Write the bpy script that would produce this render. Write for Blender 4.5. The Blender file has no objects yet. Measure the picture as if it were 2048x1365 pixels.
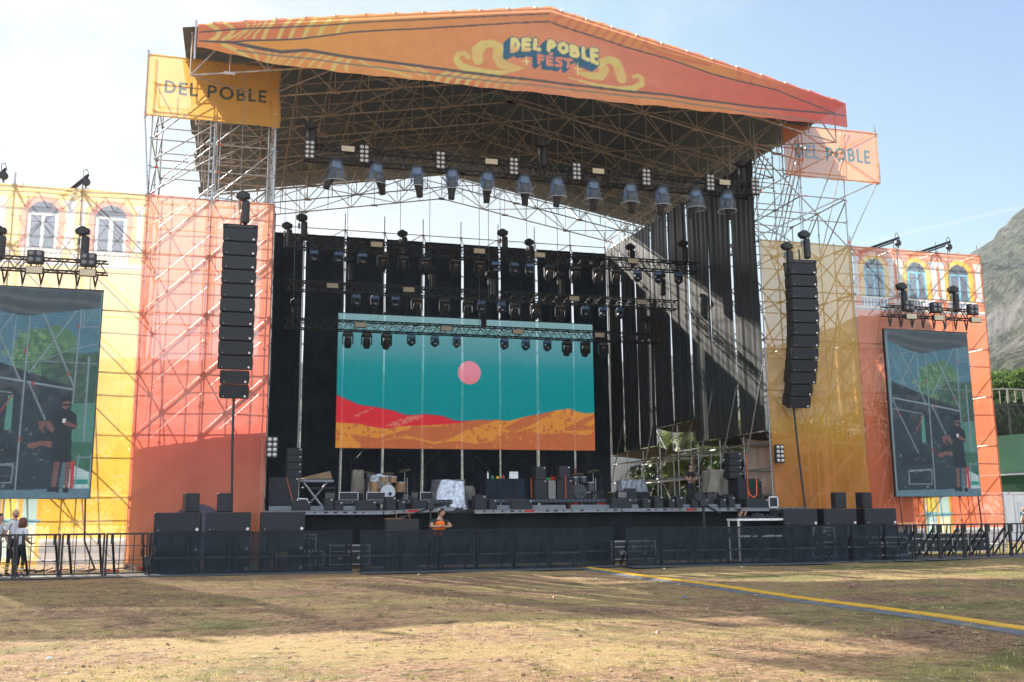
import bpy, math, random
import numpy as np
from mathutils import Vector, Matrix, Euler
R = math.radians
random.seed(7); rng = np.random.default_rng(11)
scene = bpy.context.scene
col = scene.collection

# ---------------------------------------------------------------- camera, sky, sun, exposure
EXPOSURE = 1.65
YAW, PITCH, ROLL = 0.2709, 0.1761, 0.0082
cam_d = bpy.data.cameras.new('camera'); cam = bpy.data.objects.new('camera', cam_d); col.objects.link(cam)
cam_d.lens = 35.0; cam_d.sensor_width = 36.0; cam_d.clip_start = 0.2; cam_d.clip_end = 6000
_F = Vector((math.sin(YAW)*math.cos(PITCH), math.cos(YAW)*math.cos(PITCH), math.sin(PITCH)))
_U = Vector((-math.sin(YAW)*math.sin(PITCH), -math.cos(YAW)*math.sin(PITCH), math.cos(PITCH)))
_R = Vector((math.cos(YAW), -math.sin(YAW), 0))
_r = _R*math.cos(ROLL) - _U*math.sin(ROLL); _u = _R*math.sin(ROLL) + _U*math.cos(ROLL)
m4 = Matrix((( _r.x, _u.x, -_F.x, 3.19), (_r.y, _u.y, -_F.y, -34.156), (_r.z, _u.z, -_F.z, 1.2), (0, 0, 0, 1)))
cam.matrix_world = m4
scene.camera = cam
SUN = Vector((-0.368, 1.0, 0.635)).normalized()          # towards the sun
SUN_EL = math.asin(SUN.z); SUN_AZ = math.atan2(SUN.x, SUN.y)
world = bpy.data.worlds.new('World'); scene.world = world; world.use_nodes = True
nt = world.node_tree; nt.nodes.clear()
def N(nt, t, **k):
    n = nt.nodes.new(t)
    for a, b in k.items(): setattr(n, a, b)
    return n
def setin(n, **k):
    for a, b in k.items(): n.inputs[a.replace('_', ' ')].default_value = b
out = N(nt, 'ShaderNodeOutputWorld'); bg = N(nt, 'ShaderNodeBackground'); nt.links.new(bg.outputs[0], out.inputs[0])
sky = N(nt, 'ShaderNodeTexSky', sky_type='NISHITA', sun_disc=False, sun_elevation=SUN_EL, sun_rotation=SUN_AZ)
sky.air_density = 1.0; sky.dust_density = 1.1; sky.ozone_density = 1.4
bg.inputs[1].default_value = 0.06
tc = N(nt, 'ShaderNodeTexCoord')
nz = N(nt, 'ShaderNodeTexNoise'); nz.inputs['Scale'].default_value = 3.0; nz.inputs['Detail'].default_value = 7; nz.inputs['Roughness'].default_value = .58
mp = N(nt, 'ShaderNodeMapping'); mp.inputs['Scale'].default_value = (1, 1, 2.0); mp.inputs['Location'].default_value = (.35, .1, .2)
nt.links.new(tc.outputs['Generated'], mp.inputs[0]); nt.links.new(mp.outputs[0], nz.inputs['Vector'])
# more cloud near the sun side of the sky
dt = N(nt, 'ShaderNodeVectorMath', operation='DOT_PRODUCT'); dt.inputs[1].default_value = (-math.sin(R(20))*1.0, math.cos(R(20)), 0.25)
nt.links.new(tc.outputs['Generated'], dt.inputs[0])
mr = N(nt, 'ShaderNodeMapRange'); mr.inputs[1].default_value = .86; mr.inputs[2].default_value = 1.02; mr.inputs[3].default_value = -.10; mr.inputs[4].default_value = .24
nt.links.new(dt.outputs['Value'], mr.inputs[0])
ad = N(nt, 'ShaderNodeMath', operation='ADD'); nt.links.new(nz.outputs[0], ad.inputs[0]); nt.links.new(mr.outputs[0], ad.inputs[1])
cr = N(nt, 'ShaderNodeMapRange', interpolation_type='SMOOTHSTEP'); cr.inputs[1].default_value = .48; cr.inputs[2].default_value = .78
nt.links.new(ad.outputs[0], cr.inputs[0])
# aircraft trail: a thin noisy band along a great circle
tn = Vector((0, 0, 0))
def azel(a, t): return Vector((math.sin(R(a)), math.cos(R(a)), t)).normalized()
tn = azel(34.89, .2598).cross(azel(43.71, .2790)).normalized()
d2 = N(nt, 'ShaderNodeVectorMath', operation='DOT_PRODUCT'); d2.inputs[1].default_value = tn
nt.links.new(tc.outputs['Generated'], d2.inputs[0])
ab = N(nt, 'ShaderNodeMath', operation='ABSOLUTE'); nt.links.new(d2.outputs['Value'], ab.inputs[0])
n2 = N(nt, 'ShaderNodeTexNoise'); n2.inputs['Scale'].default_value = 60; n2.inputs['Detail'].default_value = 4
nt.links.new(tc.outputs['Generated'], n2.inputs['Vector'])
m2 = N(nt, 'ShaderNodeMath', operation='MULTIPLY_ADD'); m2.inputs[1].default_value = .004; m2.inputs[2].default_value = -.002
nt.links.new(n2.outputs[0], m2.inputs[0])
a2 = N(nt, 'ShaderNodeMath', operation='ADD'); nt.links.new(ab.outputs[0], a2.inputs[0]); nt.links.new(m2.outputs[0], a2.inputs[1])
t2 = N(nt, 'ShaderNodeMapRange', interpolation_type='SMOOTHSTEP'); t2.inputs[1].default_value = .0026; t2.inputs[2].default_value = .0005; t2.inputs[3].default_value = 0; t2.inputs[4].default_value = .28
nt.links.new(a2.outputs[0], t2.inputs[0])
sx = N(nt, 'ShaderNodeSeparateXYZ'); nt.links.new(tc.outputs['Generated'], sx.inputs[0])
mx3 = N(nt, 'ShaderNodeMapRange', interpolation_type='SMOOTHSTEP'); mx3.inputs[1].default_value = .50; mx3.inputs[2].default_value = .62
nt.links.new(sx.outputs[0], mx3.inputs[0])
t3 = N(nt, 'ShaderNodeMath', operation='MULTIPLY'); nt.links.new(t2.outputs[0], t3.inputs[0]); nt.links.new(mx3.outputs[0], t3.inputs[1])
mxm = N(nt, 'ShaderNodeMath', operation='MAXIMUM'); nt.links.new(cr.outputs[0], mxm.inputs[0]); nt.links.new(t3.outputs[0], mxm.inputs[1])
mix = N(nt, 'ShaderNodeMix', data_type='RGBA'); nt.links.new(mxm.outputs[0], mix.inputs[0])
tint = N(nt, 'ShaderNodeVectorMath', operation='MULTIPLY'); tint.inputs[1].default_value = (.72, .88, 1.06); nt.links.new(sky.outputs[0], tint.inputs[0])
cap = N(nt, 'ShaderNodeVectorMath', operation='MINIMUM'); cap.inputs[1].default_value = (3.05, 3.7, 4.2); nt.links.new(tint.outputs[0], cap.inputs[0]); nt.links.new(cap.outputs[0], mix.inputs[6])
# unseen bright cloud opposite the sun, added to lift fill on front faces
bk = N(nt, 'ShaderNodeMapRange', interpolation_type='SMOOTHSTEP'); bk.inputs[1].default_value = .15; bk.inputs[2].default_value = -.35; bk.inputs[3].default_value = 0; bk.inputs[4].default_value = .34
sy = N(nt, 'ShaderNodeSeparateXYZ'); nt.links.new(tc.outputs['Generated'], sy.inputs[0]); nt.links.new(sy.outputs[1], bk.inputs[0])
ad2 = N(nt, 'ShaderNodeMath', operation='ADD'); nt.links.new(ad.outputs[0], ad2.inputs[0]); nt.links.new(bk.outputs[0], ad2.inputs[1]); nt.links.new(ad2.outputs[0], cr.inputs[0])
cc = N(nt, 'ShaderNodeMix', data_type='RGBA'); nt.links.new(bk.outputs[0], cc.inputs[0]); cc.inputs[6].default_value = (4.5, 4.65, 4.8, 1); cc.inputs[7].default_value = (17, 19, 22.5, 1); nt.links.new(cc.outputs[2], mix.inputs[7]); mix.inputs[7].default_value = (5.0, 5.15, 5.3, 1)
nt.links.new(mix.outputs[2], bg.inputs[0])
sl = bpy.data.lights.new('sun', 'SUN'); sl.energy = 5.0; sl.angle = R(.53); sl.color = (1.0, .93, .82)
so = bpy.data.objects.new('sun', sl); col.objects.link(so); so.rotation_euler = (-SUN).to_track_quat('-Z', 'Y').to_euler(); so.location = (-20, 50, 40)
scene.view_settings.view_transform = 'Standard'; scene.view_settings.look = 'None'; scene.view_settings.gamma = 1
scene.view_settings.exposure = EXPOSURE
cy = scene.cycles
cy.max_bounces = 6; cy.diffuse_bounces = 3; cy.glossy_bounces = 2; cy.transparent_max_bounces = 24; cy.transmission_bounces = 3
cy.caustics_reflective = False; cy.caustics_refractive = False; cy.use_denoising = True

# ---------------------------------------------------------------- helpers
def lin(c):
    return tuple((v/255/12.92 if v/255 <= .04045 else ((v/255+.055)/1.055)**2.4) for v in c)
_mats = {}
def mat(name, c, rough=.6, metal=0., var=.12, scale=6., spec=.4, trans=0., translu=0., emit=0., bump=0., attr=False, sheen=0.):
    if name in _mats: return _mats[name]
    m = bpy.data.materials.new(name); m.use_nodes = True; _mats[name] = m
    nt = m.node_tree; nt.nodes.clear()
    o = N(nt, 'ShaderNodeOutputMaterial')
    p = N(nt, 'ShaderNodeBsdfPrincipled'); p.inputs['Roughness'].default_value = rough; p.inputs['Metallic'].default_value = metal
    p.inputs['Specular IOR Level'].default_value = spec
    if sheen: p.inputs['Sheen Weight'].default_value = sheen
    tcn = N(nt, 'ShaderNodeTexCoord')
    nz = N(nt, 'ShaderNodeTexNoise'); nz.inputs['Scale'].default_value = scale; nz.inputs['Detail'].default_value = 5
    nt.links.new(tcn.outputs['Object'], nz.inputs['Vector'])
    if attr:
        a = N(nt, 'ShaderNodeAttribute', attribute_name='Col'); base = a.outputs['Color']
    else:
        a = N(nt, 'ShaderNodeRGB'); a.outputs[0].default_value = (*c, 1); base = a.outputs[0]
    rr = N(nt, 'ShaderNodeMapRange'); rr.inputs[1].default_value = .3; rr.inputs[2].default_value = .7; rr.inputs[3].default_value = 1-var; rr.inputs[4].default_value = 1+var
    nt.links.new(nz.outputs[0], rr.inputs[0])
    vm = N(nt, 'ShaderNodeVectorMath', operation='SCALE'); nt.links.new(base, vm.inputs[0]); nt.links.new(rr.outputs[0], vm.inputs['Scale'])
    nt.links.new(vm.outputs[0], p.inputs['Base Color'])
    if emit:
        nt.links.new(base, p.inputs['Emission Color']); p.inputs['Emission Strength'].default_value = emit
    if bump:
        b = N(nt, 'ShaderNodeBump'); b.inputs['Strength'].default_value = bump; b.inputs['Distance'].default_value = .02
        nt.links.new(nz.outputs[0], b.inputs['Height']); nt.links.new(b.outputs[0], p.inputs['Normal'])
    last = p.outputs[0]
    if translu:
        t = N(nt, 'ShaderNodeBsdfTranslucent'); nt.links.new(vm.outputs[0], t.inputs[0])
        mx = N(nt, 'ShaderNodeMixShader'); mx.inputs[0].default_value = translu
        nt.links.new(last, mx.inputs[1]); nt.links.new(t.outputs[0], mx.inputs[2]); last = mx.outputs[0]
    if trans:
        t = N(nt, 'ShaderNodeBsdfTransparent')
        mx = N(nt, 'ShaderNodeMixShader'); mx.inputs[0].default_value = trans
        nt.links.new(last, mx.inputs[1]); nt.links.new(t.outputs[0], mx.inputs[2]); last = mx.outputs[0]
    nt.links.new(last, o.inputs[0])
    return m

class MB:
    def __init__(s): s.v = []; s.f = []; s.m = []
    def add(s, vs, fs, mi=0):
        b = len(s.v); s.v += [tuple(q) for q in vs]
        for f in fs: s.f.append(tuple(b+i for i in f)); s.m.append(mi)
        return s
    def box(s, x0, x1, y0, y1, z0, z1, mi=0, M=None):
        vs = [Vector((x, y, z)) for z in (z0, z1) for y in (y0, y1) for x in (x0, x1)]
        if M is not None: vs = [M @ q for q in vs]
        return s.add(vs, [(0, 2, 3, 1), (4, 5, 7, 6), (0, 1, 5, 4), (2, 6, 7, 3), (0, 4, 6, 2), (1, 3, 7, 5)], mi)
    def bbox(s, x0, x1, y0, y1, z0, z1, b=.02, mi=0, M=None):    # box with chamfered vertical and top edges
        pts = []
        for z, i in ((z0, 0), (z0+b, 1), (z1-b, 1), (z1, 0)):
            k = 0 if i else b
            pts.append([(x0+k+b, y0+k, z), (x1-k-b, y0+k, z), (x1-k, y0+k+b, z), (x1-k, y1-k-b, z), (x1-k-b, y1-k, z), (x0+k+b, y1-k, z), (x0+k, y1-k-b, z), (x0+k, y0+k+b, z)])
        vs = [Vector(q) for r in pts for q in r]
        if M is not None: vs = [M @ q for q in vs]
        fs = [tuple(range(7, -1, -1)), tuple(range(24, 32))]
        for r in range(3):
            for i in range(8): fs.append((r*8+i, r*8+(i+1) % 8, r*8+8+(i+1) % 8, r*8+8+i))
        return s.add(vs, fs, mi)
    def tube(s, p, q, r, n=8, mi=0, r2=None, cap=True):
        p = Vector(p); q = Vector(q); d = q-p
        if d.length < 1e-6: return s
        z = d.normalized(); x = z.orthogonal().normalized(); y = z.cross(x); r2 = r if r2 is None else r2
        vs = [p+(x*math.cos(a)+y*math.sin(a))*r for a in [2*math.pi*i/n for i in range(n)]]
        vs += [q+(x*math.cos(a)+y*math.sin(a))*r2 for a in [2*math.pi*i/n for i in range(n)]]
        fs = [(i, (i+1) % n, n+(i+1) % n, n+i) for i in range(n)]
        if cap: fs += [tuple(range(n-1, -1, -1)), tuple(range(n, 2*n))]
        return s.add(vs, fs, mi)
    def path(s, pts, r, n=6, mi=0):
        for a, b in zip(pts, pts[1:]): s.tube(a, b, r, n, mi)
        return s
    def lathe(s, prof, c=(0, 0, 0), axis='z', n=20, mi=0, M=None):
        vs = []
        for r, h in prof:
            for i in range(n):
                a = 2*math.pi*i/n; q = Vector((r*math.cos(a), r*math.sin(a), h))
                if axis == 'y': q = Vector((q.x, q.z, q.y))
                if axis == 'x': q = Vector((q.z, q.x, q.y))
                if M is not None: q = M @ q
                vs.append(q+Vector(c))
        fs = []
        for k in range(len(prof)-1):
            for i in range(n): fs.append((k*n+i, k*n+(i+1) % n, (k+1)*n+(i+1) % n, (k+1)*n+i))
        fs += [tuple(range(n-1, -1, -1)), tuple(range((len(prof)-1)*n, len(prof)*n))]
        return s.add(vs, fs, mi)
    def mesh(s, name, mats, smooth=False):
        me = bpy.data.meshes.new(name); me.from_pydata(s.v, [], s.f)
        for m in mats: me.materials.append(m)
        if len(mats) > 1: me.polygons.foreach_set('material_index', s.m)
        if smooth: me.polygons.foreach_set('use_smooth', [True]*len(s.f))
        me.validate(); me.update(); return me
    def build(s, name, mats, parent=None, smooth=False, loc=(0, 0, 0)):
        if not isinstance(mats, (list, tuple)): mats = [mats]
        return obj(name, s.mesh(name, mats, smooth), parent, loc)
def obj(name, me, parent=None, loc=(0, 0, 0), rot=None, scale=None):
    o = bpy.data.objects.new(name, me); col.objects.link(o); o.location = loc
    if rot is not None: o.rotation_euler = rot
    if scale is not None: o.scale = scale
    if parent is not None: o.parent = parent
    return o
def tag(o, label=None, cat=None, group=None, kind=None):
    if label: o['label'] = label
    if cat: o['category'] = cat
    if group: o['group'] = group
    if kind: o['kind'] = kind
    return o
def thing(name, label, cat, loc=(0, 0, 0), rz=0, group=None):
    o = bpy.data.objects.new(name, None); col.objects.link(o); o.empty_display_size = .3
    o.location = loc; o.rotation_euler = (0, 0, rz); return tag(o, label, cat, group)
def dup(root, loc, rz=0, label=None, group=None, scale=None):
    r = root.copy(); col.objects.link(r); r.location = loc; r.rotation_euler = (0, 0, rz)
    if label: r['label'] = label
    if group: r['group'] = group
    if scale: r.scale = scale
    for ch in list(root.children):
        c = ch.copy(); col.objects.link(c); c.parent = r
        for g in list(ch.children):
            d = g.copy(); col.objects.link(d); d.parent = c
    return r
ORD = ['first', 'second', 'third', 'fourth', 'fifth', 'sixth', 'seventh', 'eighth', 'ninth', 'tenth', 'eleventh', 'twelfth', 'thirteenth', 'fourteenth', 'fifteenth', 'sixteenth', 'seventeenth', 'eighteenth', 'nineteenth', 'twentieth', 'twenty-first', 'twenty-second', 'twenty-third', 'twenty-fourth', 'twenty-fifth']
def ordn(i, n):
    return 'leftmost' if i == 0 else 'rightmost' if i == n-1 else ORD[i]

# ---------------------------------------------------------------- materials
steel = mat('galvanised_steel', (.42, .43, .44), .42, .75, .25, 9, .5)
steel_d = mat('weathered_steel', (.20, .19, .18), .5, .6, .25, 9)
redpaint = mat('red_marker_paint', (.55, .05, .02), .5)
blk = mat('black_metal', (.018, .019, .022), .42, .1, .3, 12, .5)
blkp = mat('black_plastic', (.022, .024, .028), .5, 0, .25, 12)
grille = mat('speaker_grille', (.03, .034, .04), .65, .2, .2, 60, .3, bump=.3)
alu = mat('aluminium', (.55, .57, .6), .35, .8, .15, 8)
whitep = mat('white_paint', (.78, .78, .76), .5)
lensm = mat('pale_lens', (.5, .5, .48), .25, .1, .1, 20, .6)
lensd = mat('dark_lens', (.03, .04, .06), .08, 0, .1, 20, 1.)
creamp = mat('cream_panel', (.52, .46, .33), .5, 0, .06, 10)
drape = mat('black_stage_cloth', (.030, .031, .033), .42, 0, .25, 1.2, .45, translu=.06)
drape2 = mat('black_backdrop_cloth', (.015, .022, .034), .8, 0, .35, 1.2, .2, translu=.03)
bmesh_m = mat('black_barrier_mesh', (.024, .034, .044), .85, 0, .5, 3, .15, trans=.52)
orange = mat('orange_strap', (.9, .16, .03), .5)
yellow = mat('yellow_ramp_lid', (.72, .42, .02), .5, 0, .2, 3)
rubber = mat('grey_rubber', (.15, .155, .16), .7, 0, .25, 6)
conv = mat('galv_truss', (.42, .38, .36), .5, .35, .3, 5)
corr = mat('corrugated_sheet', (.165, .20, .265), .55, .25, .15, .6)
silver = mat('silver_foil', (.40, .43, .48), .35, .8, .4, 9, .5, bump=1.0)
tarp = mat('beige_tarp', (.26, .24, .2), .85, 0, .2, 3, .2, bump=.5)
plastic_clear = mat('clear_plastic', (.38, .47, .58), .1, 0, .4, 9, .9, trans=.86, bump=.6)
bluehead = mat('blue_grey_housing', (.07, .14, .27), .4, 0, .2, 8)
woodb = mat('brown_wood', (.22, .12, .06), .6, 0, .3, 7)
card = mat('cardboard', (.30, .2, .12), .8)
redb = mat('red_plastic', (.5, .03, .02), .4)
greenb = mat('green_plastic', (.05, .3, .1), .5)

# ---------------------------------------------------------------- painting colour attributes on point grids
class Paint:
    def __init__(s, X, Z, base=(200, 200, 200)):
        s.X = X; s.Z = Z; s.C = np.empty(X.shape+(3,)); s.C[:] = lin(base)
    def mix(s, mask, c):
        c = np.array(lin(c)) if not isinstance(c, np.ndarray) else c
        s.C = s.C*(1-mask[..., None])+c*mask[..., None]
    def inside(s, pts):
        m = np.zeros(s.X.shape, bool); n = len(pts)
        for i in range(n):
            x0, z0 = pts[i]; x1, z1 = pts[(i+1) % n]
            if z0 == z1: continue
            c = ((s.Z >= min(z0, z1)) & (s.Z < max(z0, z1))) & (s.X < x0+(s.Z-z0)*(x1-x0)/(z1-z0))
            m ^= c
        return m
    def poly(s, pts, c, clip=None, a=1.):
        m = s.inside(pts).astype(float)*a
        if clip is not None: m = m*clip
        s.mix(m, c)
    def stroke(s, pts, w, c, clip=None, a=1., soft=.02):
        ws = w if isinstance(w, (list, tuple)) else [w]*len(pts)
        m = np.zeros(s.X.shape)
        for (x0, z0), (x1, z1), w0, w1 in zip(pts, pts[1:], ws, ws[1:]):
            dx, dz = x1-x0, z1-z0; L = dx*dx+dz*dz+1e-9
            t = np.clip(((s.X-x0)*dx+(s.Z-z0)*dz)/L, 0, 1)
            d = np.hypot(s.X-x0-t*dx, s.Z-z0-t*dz); r = (w0+(w1-w0)*t)/2
            m = np.maximum(m, np.clip((r-d)/soft+.5, 0, 1))
        m *= a
        if clip is not None: m = m*clip
        s.mix(m, c)
    def rect(s, x0, x1, z0, z1, c, a=1., clip=None):
        m = ((s.X >= x0) & (s.X <= x1) & (s.Z >= z0) & (s.Z <= z1)).astype(float)*a
        if clip is not None: m = m*clip
        s.mix(m, c)
    def disc(s, x, z, r, c, a=1., rz=None):
        s.mix(np.clip((1-np.hypot((s.X-x)/r, (s.Z-z)/(rz or r)))*r/.02, 0, 1)*a, c)
    def grad(s, V, stops):
        V = np.asarray(V); ks = [k for k, _ in stops]; cs = np.array([lin(c) for _, c in stops])
        for i in range(3): s.C[..., i] = np.interp(V, ks, cs[:, i])
    def noise(s, sc, seed=0):
        r = np.random.default_rng(seed); g = r.random((64, 64))
        u = (s.X*sc) % 63; v = (s.Z*sc) % 63; i = np.floor(u).astype(int) % 63; j = np.floor(v).astype(int) % 63; fu = u-np.floor(u); fv = v-np.floor(v)
        fu = fu*fu*(3-2*fu); fv = fv*fv*(3-2*fv)
        return (g[i, j]*(1-fu)*(1-fv)+g[i+1, j]*fu*(1-fv)+g[i, j+1]*(1-fu)*fv+g[i+1, j+1]*fu*fv)
def grid_obj(name, X, Y, Z, C, m, parent=None, smooth=True):
    if m.name.startswith('printed_mesh'): C = C*.82+np.array([.06, .11, .085]) if 'dense' in m.name else C*.90+np.array([.06, .055, .035])     # print colours paled, veiling glare worked into them
    nr, nc = X.shape; me = bpy.data.meshes.new(name)
    co = np.stack([X, Y, Z], -1).reshape(-1, 3).astype(np.float32)
    idx = np.arange(nr*nc).reshape(nr, nc)
    q = np.stack([idx[:-1, :-1], idx[:-1, 1:], idx[1:, 1:], idx[1:, :-1]], -1).reshape(-1, 4).astype(np.int32)
    me.vertices.add(len(co)); me.vertices.foreach_set('co', co.ravel())
    me.loops.add(q.size); me.loops.foreach_set('vertex_index', q.ravel())
    me.polygons.add(len(q)); me.polygons.foreach_set('loop_start', np.arange(0, q.size, 4, dtype=np.int32))
    me.polygons.foreach_set('use_smooth', np.full(len(q), smooth)) 
    me.update(calc_edges=True); me.validate()
    if C is not None:
        a = me.color_attributes.new('Col', 'FLOAT_COLOR', 'POINT')
        a.data.foreach_set('color', np.concatenate([C.reshape(-1, 3), np.ones((nr*nc, 1))], 1).astype(np.float32).ravel())
    me.materials.append(m)
    return obj(name, me, parent)
def wrinkle(X, Z, amp, seed):
    r = np.random.default_rng(seed); D = np.zeros(X.shape)
    for k in range(9):
        a = r.uniform(-1, 1); f = r.uniform(.6, 2.6); ph = r.uniform(0, 6.3)
        D += np.sin((X*math.cos(a)*f+Z*math.sin(a)*f*.8)+ph+1.3*np.sin(X*.5+Z*.4+ph))/(1+f)
    return D*amp
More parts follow.
